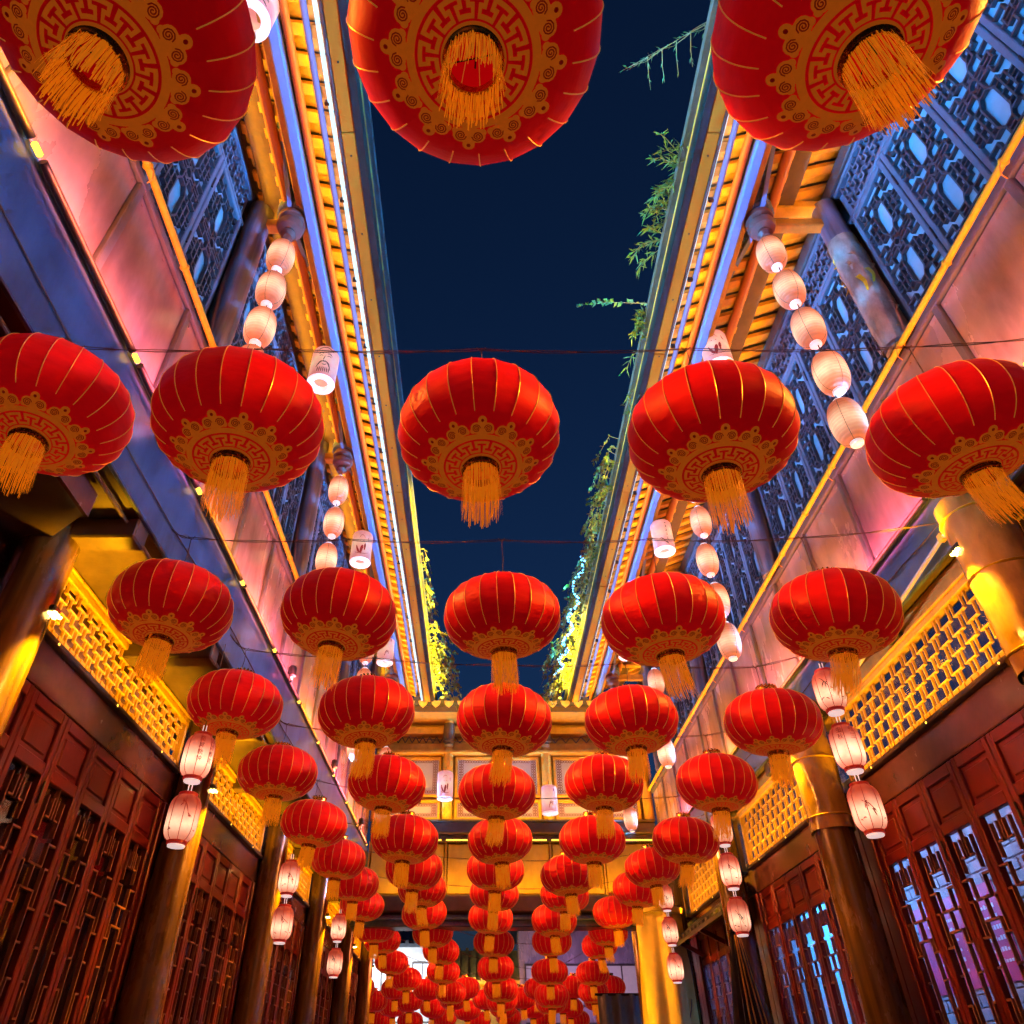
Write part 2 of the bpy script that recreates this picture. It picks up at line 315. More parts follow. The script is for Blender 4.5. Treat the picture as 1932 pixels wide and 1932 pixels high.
# doors: long middle pane in a stepped fret, three tiers
DR = mirror_a([(.2,.97,.2,.88),(.4,.97,.4,.92),(.4,.92,.28,.92),(0,.86,.26,.86),(.26,.86,.26,.80),(.26,.80,.5,.80),(0,.80,.12,.80),(.12,.80,.12,.70),
               (0,.70,.26,.70),(.26,.74,.26,.38),(.12,.62,.26,.62),(0,.54,.14,.54),(.14,.54,.14,.46),(.14,.46,.26,.46),(0,.38,.26,.38),
               (.26,.30,.26,.10),(.12,.34,.12,.28),(0,.28,.26,.28),(.12,.2,.26,.2),(0,.13,.14,.13),(.26,.34,.42,.34),(.42,.38,.42,.34)])
DR += [(.5,1,.5,.92),(.26,.74,.74,.74),(.26,.38,.74,.38),(.26,.30,.74,.30),(.26,.10,.74,.10),(.5,.80,.5,.74)]
# friezes: staggered open oblongs
def frieze_segs(nx, ny):
    s = []
    for j in range(ny + 1):
        for i in range(nx):
            off = 0.5 if j % 2 else 0.0
            a0 = (i + off) / nx; a1 = (i + off + 0.72) / nx
            if a1 > 1: continue
            s.append((a0, j / ny, a1, j / ny))
    for j in range(ny):
        for i in range(nx):
            off = 0.5 if j % 2 else 0.0
            for k in (0.0, 0.72):
                a = (i + off + k) / nx
                if a <= 1: s.append((a, j / ny, a, (j + 1) / ny))
    return s

def house(S, label, P, kmin_up, kmax_up, kmin, kmax):
    """S = -1 left, +1 right.  P: x and z of the section, metres relative to eye level"""
    X = lambda v: S * v
    H = thing('timber_house', label, 'house', (X(P['W']), 0, -1.6))
    class LB(MB):                                    # builder whose parts are given in street coordinates
        def build(s, name, m, parent=None, smooth=False, loc=(0, 0, 0)):
            return obj(name, s.mesh(name, m, smooth), parent or H, (loc[0] - X(P['W']), loc[1], loc[2] + 1.6) if (parent or H) is H else loc)
    def put(name, me, loc, parent=None, rot=(0, 0, 0)):
        return obj(name, me, H, (loc[0] - X(P['W']), loc[1], loc[2] + 1.6), rot) if parent is None else obj(name, me, parent, loc, rot)
    W, FXx, WX, EX = P['W'], P['FX'], P['WX'], P['EX']
    DT, FB, FT, SO, PB, RL, LT = P['DT'], P['FB'], P['FT'], P['SO'], P['PB'], P['RL'], P['LT']
    EZ = P['EZ']; SL = 0.40
    ez = lambda off: EZ + SL * off                   # underside of rafters, off = metres in from the eave edge
    yA, yB = colY(kmin) , colY(kmax)
    uA, uB = P['uA'], P['uB']
    st = -S                                          # towards the street along x
    # ---- ground storey
    LB().box(X(W + .02), X(W + .2), yA - 4, yA, -1.6, SO).build('wall', 'lacquer_dark')
    LB().box(X(W + .0), X(W + .12), uA, yB, FT + .022, max(SO - .002, FT + .04), .004).build('wall_beam', 'wood_tan')
    dl_w = (BAY - 0.34) / DOORS
    # door leaf meshes (local: y 0..w, z from the floor, x=0 street face)
    h_d = DT + 1.6; w = dl_w - 0.006; fr = 0.048
    t0, t1 = h_d - 0.30, h_d - 0.07                   # transom board
    l0, l1 = 0.95, h_d - 0.37                         # lattice opening
    fm = MB()
    fm.box(0, X(.05), 0, fr, 0, h_d, .006); fm.box(0, X(.05), w - fr, w, 0, h_d, .006)
    for z0, z1 in ((0, .12), (l0 - .06, l0), (l1, t0), (t1, h_d)): fm.box(X(.002), X(.047), fr - .002, w - fr + .002, z0, z1, .005)
    door_me = fm.mesh('door', 'lacquer')
    tp = MB().box(X(.022), X(.04), fr, w - fr, t0, t1).box(X(.012), X(.03), fr + .03, w - fr - .03, t0 + .03, t1 - .03, .008)
    tp_me = tp.mesh('transom_panel', 'lacquer')
    lp_me = MB().box(X(.02), X(.04), fr, w - fr, .12, l0 - .06).box(X(.01), X(.03), fr + .03, w - fr - .03, .17, l0 - .11, .008).mesh('lower_panel', 'lacquer')
    lm = MB(); seg_bars(lm, DR, S, fr, l0, w - 2 * fr, l1 - l0, .0115, X(.008), X(.034)); lat_me = lm.mesh('lattice', 'lattice_wood')
    pn_me = MB().box(X(.040), X(.044), fr, w - fr, l0, l1).mesh('pane', P['pane'])
    hinge_me = MB().lathe([(.007, -.06), (.007, .06)], 8).mesh('hinge', 'black_metal')
    for k in range(kmin, kmax):
        ya, yb = colY(k), colY(k + 1)
        LB().box(X(W - .005), X(W + .05), ya, yb, DT + .003, FB - .02, .006).build('lintel_board', 'lacquer_dark')
        LB().box(X(W - .05), X(W + .02), ya + .1, yb - .1, FB - .035, FB - .002, .006).build('ledge', 'wood_dark')
        LB().box(X(W - .02), X(W + .06), ya, ya + .155, -1.6, DT, .008).build('door_post', 'lacquer')
        LB().box(X(W - .02), X(W + .06), yb - .155, yb, -1.6, DT, .008).build('door_post', 'lacquer')
        for i in range(DOORS):
            y = ya + .17 + i * dl_w
            d = put('door', door_me, (X(W), y + .003, -1.6))
            put('transom_panel', tp_me, (0, 0, 0), d); put('lattice', lat_me, (0, 0, 0), d); put('pane', pn_me, (0, 0, 0), d); put('lower_panel', lp_me, (0, 0, 0), d)
            if i % 2 == 1: put('hinge', hinge_me, (X(-.006), w - .01, h_d - .45), d)
        # frieze
        f = LB(); fy0, fy1 = ya + .13, yb - .13
        f.box(X(W - .03), X(W + .03), fy0, fy1, FB + .0, FB + .035, .005).box(X(W - .03), X(W + .03), fy0, fy1, FT - .045, FT, .005)
        f.box(X(W - .028), X(W + .028), fy0, fy0 + .04, FB + .03, FT - .04, .005).box(X(W - .028), X(W + .028), fy1 - .04, fy1, FB + .03, FT - .04, .005)
        f.box(X(W - .045), X(W - .01), fy0, fy1, FT + .002, FT + .02, .004)
        fo = f.build('frieze', 'wood_tan')
        LB().box(X(W + .07), X(W + .08), fy0, fy1, FB, FT).build('frieze_backing' if S < 0 else 'frieze_pane', 'frieze_back' if S < 0 else 'glass_cool')
        segs = frieze_segs(FN, 5)
        aw, bh = fy1 - fy0 - .08, FT - FB - .08
        if k == kmin:
            cache = {}
            for (u0, v0, u1, v1) in segs:
                key = 'h' if v0 == v1 else 'v'
                if key not in cache:
                    b = MB(); L = (.72 / FN * aw) if key == 'h' else bh / 5
                    (b.box(X(-.012), X(.012), -.005, L + .005, -.0050, .0050, .0018) if key == 'h' else b.box(X(-.010), X(.010), -.0045, .0045, -.004, L + .004, .0018))
                    cache[key] = b.mesh('lattice_bar', 'wood_tan')
                obj('lattice_bar', cache[key], fo, (X(W), fy0 + .04 + u0 * aw, FB + .04 + v0 * bh))
        else:
            b = MB(); seg_bars(b, segs, S, fy0 + .04, FB + .04, aw, bh, .0105, X(W - .011), X(W + .011)); b.build('lattice', 'wood_tan', fo)
        # row of little drop bars under the frieze
        b = MB()
        for i in range(34):
            y = fy0 + .05 + i * (fy1 - fy0 - .1) / 33; b.box(X(W - .04), X(W - .012), y - .012, y + .012, FB - .002, FB + .03, .003)
        obj('bead_row', b.mesh('bead_row', 'wood_tan'), fo)['kind'] = 'stuff'
        # ledge lamps
        b = MB()
        for i in range(3):
            y = ya + .55 + i * (BAY - 1.1) / 2; b.lathe([(.004, 0), (.010, .004), (.010, .012), (.004, .016)], 8, (X(W - .046), y, FB - .03))
        obj('ledge_lamp', b.mesh('ledge_lamp', 'amber_dot'), fo)
        area('frieze_light', (X(W - .20), (ya + yb) / 2, FB - .01), (S * .55, 0, 1), BAY - .5, .03, AMBER, P_FRIEZE, spread=125)
    # columns
    cx = P['CX']
    prof = [(.15, 0), (.152, .3), (.145, 1.6 + SO - .25), (.15, 1.6 + SO)]
    col_me = MB().lathe(prof, 32).mesh('column', P['col'], True)
    for k in range(kmin, kmax + 1):
        c = put('column', col_me, (X(cx), colY(k), -1.6))
        MB().lathe([(.2, 0), (.24, .06), (.24, .14), (.18, .24)], 24).build('column_base', 'stone', c, True)
        lz = P['lampz']; q = (st * .155, .03, lz + 1.6)
        MB().box(q[0] - .02, q[0] + .02, q[1] - .035, q[1] + .035, q[2] - .0, q[2] + .045, .01).build('lamp_bracket', 'black_metal', c)
        b = MB()
        for a in range(2):
            for e in range(3): b.lathe([(.003, -.012), (.011, -.008), (.012, 0)], 10, (q[0] - .014 + a * .028 + st * .01, q[1] - .026 + e * .026, q[2] - .001))
        b.build('lamp', 'lamp_warm', c)
        if P['film'] and k in (0, 1):
            zt = 1.6 + SO
            pr = []
            for i in range(40): pr.append((.168, zt - 1.05 + i * 1.04 / 39))
            crumple(pr, .009).build('film_wrap', 'film_amber_lit', c, 'all')
            for zz in (zt - .95, zt - .5, zt - .12):
                MB().lathe([(.172, -.006), (.180, 0), (.172, .006)], 20, (0, 0, zz)).build('tie', 'yellow_pipe', c)
        spot('column_light', (X(cx) + st * .27, colY(k) + .02, lz - .03), (-st * .13, -.0, -1), AMBER, P_COL * (1 if S < 0 else .40), 80, .8, .02)
        spot('column_uplight', (X(cx) + st * .30, colY(k) + .20, lz + .06), (-st * .30, -.12, 1), AMBER, P_COL * (.2 if S < 0 else .16), 110, .8, .03)
    # back room / inner wall behind the doors
    LB().box(X(W + 1.2), X(W + 1.3), yA - 4, yB, -1.6, SO).build('back_wall', P['back'])
    LB().box(X(W + .05), X(W + 1.3), yA - 4, yB, DT + .3, DT + .36).build('room_ceiling', 'plaster')
    # ---- soffit and fascia
    LB().box(X(FXx + .012), X(W + .3), uA, yB, SO, SO + .04).build('soffit', 'wood_dark')
    b = MB().box(X(FXx + .03), X(W - .002), -.07, .07, SO - .13, SO - .002, .01); jm = b.mesh('joist', 'wood_dark')
    for k in range(kmin * 2, kmax * 2 + 1): put('joist', jm, (0, Y0 + BAY * k / 2 + (.0 if k % 2 else .0), 0))
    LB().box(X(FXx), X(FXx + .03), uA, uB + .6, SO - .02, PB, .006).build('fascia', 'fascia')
    if P['flute']: LB().tube([(X(FXx + .10), uA, SO - .03), (X(FXx + .10), uB, SO - .03)], .012, 8).build('conduit', 'wire')
    # ---- light bars along the foot of the panels
    nb = int((uB - uA) / 1.08); bm_ = MB().tube([(0, 0, 0), (0, .98, 0)], .020, 10).mesh('light_bar', 'black_metal', True)
    cm = MB().box(-.012, .012, -.028, .028, -.012, .012, .004).mesh('gap_glow', 'amber_dot')  # glowing block added for the amber light showing between two bars
    for i in range(nb):
        y = uA + i * 1.08; lb = put('light_bar', bm_, (X(FXx - .035), y, PB - .005)); obj('gap_glow', cm, lb, (0, 1.03, 0))
    for i in range(nb):
        area('panel_wash', (X(FXx - .10), uA + i * 1.08 + .5, PB - .02), (S * .42, 0, 1), .9, .03, ((1.0, 0.24, 0.01), (1.0, 0.11, 0.14), (1.0, 0.16, 0.06))[(i * 2 + (S > 0)) % 3], P_WASH * .38 * (1.25, .8, 1.0, .7)[i % 4])
    for q in range(1):
        pts = []; y = uA; z_ = SO + .16 + q * .11
        while y < uB: pts.append((X(FXx - .010 - .004 * q), y, z_ + .022 * math.sin(y * 1.7 + q * 2) + random.uniform(-.006, .006))); y += .22
        LB().tube(pts, .0045, 5).build('cable', 'wire')
    # ---- parapet panels
    n = int((uB - uA) / .80); pw = (uB - uA) / n
    pm = MB().box(X(.022), X(.05), .03, pw - .03, .04, RL - PB - .05, .008)
    for q1 in (.07, pw / 2, pw - .07):
        for q2 in (.09, RL - PB - .10): pm.box(X(.016), X(.024), q1 - .008, q1 + .008, q2 - .008, q2 + .008, .003)
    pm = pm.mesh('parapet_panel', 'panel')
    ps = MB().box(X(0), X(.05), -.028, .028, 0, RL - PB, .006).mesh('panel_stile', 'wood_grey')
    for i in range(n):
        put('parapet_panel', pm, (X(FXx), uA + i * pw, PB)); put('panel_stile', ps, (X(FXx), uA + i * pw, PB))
    LB().box(X(FXx), X(FXx + .05), uA, uB, PB + .002, PB + .038, .006).build('panel_sill', 'wood_grey')
    LB().box(X(FXx - .004), X(FXx + .06), uA, uB, RL - .045, RL + .01, .006).build('panel_cap', 'wood_grey')
    # ---- yellow pipe and clamps
    LB().tube([(X(FXx - .04), uA, RL + .01), (X(FXx - .04), uB, RL + .01)], .022, 12).build('pipe', 'yellow_pipe', None, True)
    cl = MB().lathe([(.026, -.012), (.031, 0), (.026, .012)], 10)
    clm = bpy.data.meshes.new('pipe_clamp'); clm.from_pydata([(x, z, y) for x, y, z in cl.v], [], cl.f); clm.materials.append(M['yellow_pipe'])
    hk = MB().tube([(0, 0, 0), (st * .03, .0, -.05), (st * .028, .02, -.10), (st * .0, .03, -.12)], .004, 5).mesh('hook', 'gold_wire')
    for i in range(int((uB - uA) / .62)):
        p = put('pipe_clamp', clm, (X(FXx - .04), uA + .3 + i * .62, RL + .01))
        if i % 2 == 0: obj('hook', hk, p, (st * .02, 0, -.01))
    # ---- shutters
    NS = 5; sw = (BAY - .30) / NS; sh = LT - RL - .06; fr = .042
    fm = MB().box(0, X(.05), 0, fr, 0, sh, .006).box(0, X(.05), sw - .008 - fr, sw - .008, 0, sh, .006)
    fm.box(X(.002), X(.048), fr - .002, sw - .006 - fr, 0, fr * 1.3, .006).box(X(.002), X(.048), fr - .002, sw - .006 - fr, sh - fr * 1.3, sh, .006)
    fme = fm.mesh('shutter', 'wood_grey')
    lm = MB(); seg_bars(lm, SH, S, fr, fr * 1.3, sw - .008 - 2 * fr, sh - fr * 2.6, .013, X(.004), X(.034)); lme = lm.mesh('lattice', 'fret')
    pme = MB().box(X(.038), X(.042), fr, sw - fr, fr, sh - fr).mesh('pane', 'frosted')
    for k in range(kmin_up, kmax_up):
        ya = colY(k)
        for i in range(NS):
            y = ya + .15 + i * sw
            if y + sw > uB: continue
            d = put('shutter', fme, (X(WX), y + .004, RL + .055)); put('lattice', lme, (0, 0, 0), d); put('pane', pme, (0, 0, 0), d)
            if i % 2: put('hinge', hinge_me, (X(-.005), sw - .01, sh * .25), d); put('hinge', hinge_me, (X(-.005), sw - .01, sh * .75), d)
        # transom lattice strip above the shutters
        t = LB(); t.box(X(WX), X(WX + .05), ya + .12, ya + BAY - .12, LT + .0, LT + .035, .005).box(X(WX), X(WX + .05), ya + .12, ya + BAY - .12, LT + .40, LT + .44, .005)
        to = t.build('transom', 'wood_grey')
        b = MB(); seg_bars(b, frieze_segs(12, 5), S, ya + .15, LT + .05, BAY - .3, .34, .015, X(WX + .01), X(WX + .035)); b.build('lattice', 'wood_grey', to)
        LB().box(X(WX + .045), X(WX + .05), ya + .12, ya + BAY - .12, LT + .03, LT + .41).build('transom_backing', 'wood_grey')
    LB().box(X(WX + .3), X(WX + .35), uA, uB, RL - .2, LT + .6).build('inner_wall', 'wood_dark')
    LB().box(X(WX - .02), X(WX + .12), uA, uB, LT + .442, LT + .60, .01).build('wall_plate', 'wood_dark')
    # ---- upper columns, cantilever beams and pendant posts
    uc = MB().lathe([(.100, RL + .03), (.105, RL + .3), (.100, LT + .35), (.104, LT + .44)], 28).mesh('upper_column', P['ucol'], True)
    off_p = P['PX'] - EX; pz = ez(off_p)
    pend = MB()
    pend.lathe([(.080, -.10), (.096, -.095), (.112, -.08), (.112, -.055), (.092, -.045), (.092, -.03), (.112, -.02), (.115, .0), (.112, .015), (.088, .022), (.088, .04), (.106, .05), (.106, .075), (.086, .09), (.086, .34)], 26)
    pend_me = pend.mesh('pendant_post', 'beam', True)
    tip_me = MB().lathe([(.0, -.36), (.030, -.355), (.052, -.325), (.040, -.30), (.040, -.285), (.078, -.265), (.092, -.225), (.085, -.20), (.055, -.185), (.055, -.17), (.092, -.155), (.098, -.13), (.088, -.10)], 26).mesh('pendant_tip', 'lattice_wood', True)
    leafm = MB()
    for a in range(12):
        t = 2 * PI * a / 12; c, s_ = math.cos(t), math.sin(t)
        leafm.lathe([(.0, -.024), (.014, -.012), (.016, 0), (.0, .02)], 6, (c * .098, s_ * .098, -.075))
    leaf_me = leafm.mesh('carved_leaves', 'beam', True)
    core_me = MB().box(-.035, .035, -.045, .045, .04, .17, .01).mesh('tenon', 'beam')
    wing = MB()
    pts = [(0, .0), (.46, .20), (.46, .235), (0, .235)]
    for i in range(9):
        a = .03 + i * .05; z0 = .0 + a / .46 * .20
        wing.box(-.012, .012, .08 + a - .010, .08 + a + .010, z0 + .01, .24)
        if i < 8: wing.lathe([(.004, -.012), (.018, 0), (.004, .012)], 8, (0, .08 + a + .025, z0 + .07 + .03 * (i % 2)))
    wing.bar((0, .08, .02), (0, .56, .225), .03, .028); wing.bar((0, .08, .24), (0, .56, .24), .03, .03)
    wing_me = wing.mesh('carved_bracket', 'beam')
    cb = MB().box(X(P['PX'] - .02), X(WX + .05), -.05, .05, pz + .06, pz + .17, .01).mesh('cantilever_beam', 'wood_tan')
    cb2 = MB().box(X(P['PX'] + .06), X(WX - .06), -.042, .042, pz - .20, pz - .10, .01).mesh('lower_tie_beam', 'wood_tan')
    for k in range(kmin_up, kmax_up + 1):
        if colY(k) > uB + .1: continue
        c = put('upper_column', uc, (X(WX - .04), colY(k), 0))
        if P['film'] and k == 0:
            pr = [(.118, RL + .05 + i * 1.3 / 49) for i in range(50)]
            crumple(pr, .010).build('film_wrap', 'film', c, 'all')
        if P['film'] and k == 0:
            for q in range(14):
                a_ = random.uniform(2.2, 5.0); z0_ = RL + random.uniform(.15, 1.25); L_ = random.uniform(.08, .26); sm_ = MB(); vs = []
                for e in range(5):
                    w_ = .014 * (1 - e / 5) + .003; r_ = .124 + .03 * math.sin(e * 1.1 + q) * e / 4
                    for sg in (-1, 1): aa = a_ + sg * w_ / .12 + .12 * math.sin(e + q); vs.append((r_ * math.cos(aa), r_ * math.sin(aa), z0_ - L_ * e / 4))
                sm_.add(vs, [(2*e, 2*e+1, 2*e+3, 2*e+2) for e in range(4)]); sm_.build('torn_strip', 'yellow_pipe' if q % 3 == 0 else 'film', c)
        put('cantilever_beam', cb, (0, colY(k), 0)); put('lower_tie_beam', cb2, (0, colY(k), 0))
        pp = put('pendant_post', pend_me, (X(P['PX']), colY(k) - .06, pz - .03))
        pp.scale = (1.2, 1.2, 1.1); obj('pendant_tip', tip_me, pp); obj('carved_leaves', leaf_me, pp); obj('tenon', core_me, pp, (st * .10, 0, 0))
        obj('carved_bracket', wing_me, pp, (0, 0, -.13)); obj('carved_bracket', wing_me, pp, (0, 0, -.13), (0, 0, PI))
    # ---- eave
    o = P['offs']
    def beam(name, m, a, b, dz0, dz1, ch=.01): LB().box(X(EX + a), X(EX + b), uA, uB, ez((a+b)/2) - dz0, ez((a+b)/2) - dz1, ch).build(name, m)
    b_y = uA
    while b_y < uB:
        LB().box(X(EX + .052), X(EX + .15), b_y, min(b_y + 1.995, uB), EZ - .10 + random.uniform(-.004, .004), EZ - .075, .006).build('eave_board', 'eave_board'); b_y += 2.0
    gb = LB(); gb.prism([(X(EX - .005), EZ - .095), (X(EX + .048), EZ - .105), (X(EX + .048), EZ + .02), (X(EX - .01), EZ + .03)], 'y', uA, uB); gb.build('gutter', 'gutter')
    LB().tube([(X(EX - .013), uA, EZ + .03), (X(EX - .013), uB, EZ + .03)], .006, 6).build('gutter_lip', 'wood_tan')
    LB().box(X(EX + .152), X(EX + .172), uA, uB, EZ - .11, EZ + .02, .004).build('eave_lip', 'wood_dark')
    b = MB(); y = uA + .3
    sm = MB().lathe([(.0, -.002), (.008, 0), (.008, .004)], 8).mesh('screw', 'black_metal')
    while y < uB: put('screw', sm, (X(EX + .10), y, EZ - .106)); y += .62
    tzz = EZ - .05 if S < 0 else EZ + .03
    LB().tube([(X(EX + .205), uA, tzz), (X(EX + .205), uB, tzz)], .016, 10).build('led_tube', 'led')
    lc = MB().box(-.02, .02, -.012, .012, -.02, .03, .004).mesh('tube_clip', 'black_metal')
    y = uA + .4
    while y < uB: put('tube_clip', lc, (X(EX + .225), y, EZ - .045)); y += .71
    LB().tube([(X(EX + .31), uA, ez(.31) - .032), (X(EX + .31), uB, ez(.31) - .032)], .024, 14).build('outer_purlin', 'beam', None, True)
    LB().tube([(X(EX + .455), uA, ez(.455) - .035), (X(EX + .455), uB, ez(.455) - .035)], .03, 14).build('purlin', 'purlin', None, True)
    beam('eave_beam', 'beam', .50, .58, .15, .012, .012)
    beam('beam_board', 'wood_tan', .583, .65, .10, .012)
    LB().tube([(X(EX + P['o2']), uA, ez(P['o2']) - .045), (X(EX + P['o2']), uB, ez(P['o2']) - .045)], .042, 14).build('inner_purlin', 'purlin', None, True)
    beam('soffit_plank', 'wood_dark', P['o2'] + .05, P['o2'] + .22, .02, .004)
    d_in = WX - EX + .05
    rm = MB(); a0 = .175
    rm.prism([(X(EX + a0), ez(a0) + .0), (X(EX + d_in), ez(d_in) + .0), (X(EX + d_in), ez(d_in) + .05), (X(EX + a0), ez(a0) + .05)], 'y', -.038, .038)
    rme = rm.mesh('rafter', 'rafter')
    tm = MB(); NT = 7
    prof_t = [(.060 * math.cos(PI * i / (NT-1)), -.028 * math.sin(PI * i / (NT-1))) for i in range(NT)]
    xs = [a0 + (d_in - a0) * i / 5 for i in range(6)]
    for i in range(5):
        a, c_ = xs[i], xs[i+1] + .02
        vs = [(X(EX + a), py, ez(a) + .098 + pz_) for py, pz_ in prof_t] + [(X(EX + c_), py, ez(c_) + .088 + pz_) for py, pz_ in prof_t]
        tm.add(vs, [(j, j+1, NT+j+1, NT+j) for j in range(NT-1)])
    tme = tm.mesh('roof_tile', 'clay', True)
    y = uA + .1; i = 0
    while y < uB - .1:
        put('rafter', rme, (0, y, random.uniform(-.003, .003))); put('roof_tile', tme, (0, y + .095, random.uniform(-.002, .004)))
        y += .19
    rf = LB(); rf.prism([(X(EX - .04), EZ + .115), (X(EX + 3.2), ez(3.2) + .115), (X(EX + 3.2), ez(3.2) + .19), (X(EX - .04), EZ + .19)], 'y', uA, uB); rf.build('roof', 'slate')
    # ---- lamps of the upper storey and two added fills
    area('ledge_blue_flood', (X(FXx - .14), (uA + uB) / 2, PB + .03), (-S * 1, 0, .62), uB - uA, .05, BLUE, P_LED * P['led'], spread=50)
    area('fascia_blue_fill', (X(FXx - .14), (uA + uB) / 2, PB + .0), (-S * 1, 0, -.06), uB - uA, .05, BLUE, P_LED * (.07 if S < 0 else .12), spread=22)  # weak blue fill added so the fascia opposite reads blue
    area('lantern_top_fill', (X(FXx - .14), (uA + uB) / 2, PB - .02), (-S * 1, 0, -.36), uB - uA, .05, (1.0, 0.27, 0.03), P_TOP, spread=42)  # warm fill added for the red lantern tops, in place of the paper lanterns' light
    area('ledge_amber_flood', (X(FXx - .17), (uA + uB) / 2, PB + .03), (-S * .70, 0, 1), uB - uA, .05, (1.0, 0.36, 0.03), P_AMB, spread=110)
    area('eave_tube_glow', (X(EX + .236), (uA + uB) / 2, EZ - .035), (S * .15, 0, 1), uB - uA, .015, (0.55, 0.55, 1.0), 22)
    area('eave_amber_strip', (X(EX + .385), (uA + uB) / 2, ez(.385) - .075), (0, 0, 1), uB - uA, .02, (1.0, 0.38, 0.01), P_STRIP)
    area('eave_amber', (X(WX - .12), (uA + uB) / 2, LT + .30), (-S * 1, 0, .55), uB - uA, .05, (1.0, 0.38, 0.008), P_EAVE)
    return H
L = dict(W=2.50, FX=1.85, WX=1.90, EX=.856, EZ=5.45, DT=1.755, FB=2.03, FT=2.43, SO=2.457, PB=3.00, RL=3.90, LT=5.37, CX=2.36, PX=1.55,
         uA=.35, uB=12.6, pane='glass', col='column_paint', ucol='upper_paint', lampz=1.90, film=False, back='lacquer_dark', flute=True, offs=None, o2=.74, led=1.0)
Rr = dict(W=3.00, FX=2.90, WX=2.95, EX=1.565, EZ=5.45, DT=1.64, FB=1.91, FT=2.46, SO=2.62, PB=2.975, RL=3.95, LT=5.40, CX=2.78, PX=2.28,
          uA=.35, uB=12.6, pane='glass_cool', col='column_paint', ucol='upper_paint', lampz=2.30, film=True, back='plaster', flute=False, offs=None, o2=.86, led=1.0)
HL = house(-1, 'long two-storey timber house on the left with dark latticed doors and glowing amber frieze', L, -1, 3, 0, 5)
HR = house(1, 'long two-storey timber house on the right with blue-lit rooms behind its red doors', Rr, -1, 3, 0, 4)

# ---- what stands in the right-hand rooms
bw = MB().box(4.17, 4.185, 5.5, 8.5, -1.6, 1.93).build('shop_wall', 'brick'); tag(bw, 'grey brick wall inside the right-hand shop', 'wall')
bme = MB().box(-.012, 0, -.125, .125, -.04, .04, .006).mesh('brick', 'brick')
for j in range(20):
    for i in range(11):
        y = 5.65 + i * .265 + (.13 if j % 2 else 0)
        if y < 8.4: obj('brick', bme, bw, (4.169, y, .1 + j * .09))
po = thing('wall_poster', 'pink poster with white lines of print on the shop wall behind the right-hand doors', 'poster', (4.15, 7.15, .64))
MB().box(0, .006, -.68, .68, 0, .68).build('sheet', 'poster', po)
b = MB()
for r_ in range(6):
    for q in range(2):
        y0 = -.6 + q * .66
        for c_ in range(random.randint(8, 12)): b.box(-.003, -.0005, y0 + c_ * .04, y0 + c_ * .04 + .028, .50 - r_ * .075, .50 - r_ * .075 + random.choice((.02, .03)))
b.prism([(-.38, .54), (-.22, .54), (-.20, .59), (-.25, .63), (-.295, .64), (-.30, .67), (-.305, .64), (-.35, .63), (-.40, .59)], 'x', -.003, -.0005)
b.build('print', 'poster_ink', po)
rl = thing('ceiling_lamp', 'cool white tube lamp on the shop ceiling behind the right-hand doors', 'lamp', (3.5, 7.0, 1.88))
MB().tube([(0, -.6, 0), (0, .6, 0)], .02, 10).build('tube', 'room_lamp', rl); MB().box(-.04, .04, -.64, .64, .018, .05, .008).build('housing', 'plaster', rl)
area('room_light', (3.5, 7.0, 1.83), (.8, 0, -1), 2.4, .1, (0.45, 0.55, 1.0), P_ROOM * .38)
area('room_light', (3.5, 9.6, 1.83), (.8, 0, -1), 2.0, .2, (0.04, 0.36, 1.0), P_ROOM * 2.2)
area('room_light', (3.5, 13.4, 1.83), (.8, 0, -1), 2.0, .2, (0.25, 0.45, 1.0), P_ROOM * .3)
area('room_light', (-2.9, 7.6, 1.83), (-0.8, 0, -1), .6, .3, (1.0, 0.25, 0.2), 1.5)
area('room_light', (-2.9, 11.0, 1.83), (-0.8, 0, -1), .6, .3, (0.3, 0.4, 1.0), 1.2)

# ---- signboard fixed under the left soffit
sb = thing('sign_board', 'dark maroon signboard hung under the soffit at the far left', 'sign', (-2.2, 2.6, 2.28))
MB().prism([(.17, -.9), (.17, .28), (-.5, .80), (-.5, -.9)], 'z', 0, .13).build('board', 'wood_dark', sb)
MB().prism([(.175, -.9), (.195, -.9), (.195, .29), (.175, .28)], 'z', -.01, .14).build('trim', 'lacquer_dark', sb)

# ================================================================== gate house closing the street
GY = 12.7
G = thing('gate_house', 'tile-roofed gate house spanning the far end of the street with amber lit windows', 'gate house', (.52, GY, -1.6))
def gp(name, mb, m, parent=None, smooth=False): return obj(name, mb.mesh(name, m, smooth), parent or G, (-.52, -GY, 1.6) if parent is None else (0, 0, 0))
gx0, gx1 = -1.84, 2.89
gp('wall', MB().box(gx0, gx1, GY + .14, GY + .4, 2.36, 5.3), 'yellow_plaster')
for i in range(4):
    x0 = (gx0, -.58, 1.14, 2.0)[i]; x1 = (-.58, 1.14, 2.0, gx1)[i]
    gp('lower_panel', MB().box(x0 + .03, x1 - .03, GY + .06, GY + .12, 2.40, 3.14, .01), 'yellow_plaster')
    gp('panel_joint', MB().box(x0 - .012, x0 + .012, GY + .045, GY + .13, 2.37, 3.18), 'wood_tan')
gp('sill_beam', MB().box(gx0, gx1, GY - .10, GY + .16, 3.27, 3.44, .012), 'wood_dark')
gp('sill_cap', MB().box(gx0, gx1, GY - .16, GY + .16, 3.444, 3.475, .006), 'wood_dark')
gp('band_beam', MB().box(gx0, gx1, GY - .02, GY + .10, 3.16, 3.266, .008), 'wood_dark')
b = MB(); x = gx0 + .1
while x < gx1 - .5: b.box(x, x + .50, GY - .035, GY - .022, 3.17, 3.19); x += .58
gp('led_strip', b, 'amber_dot')
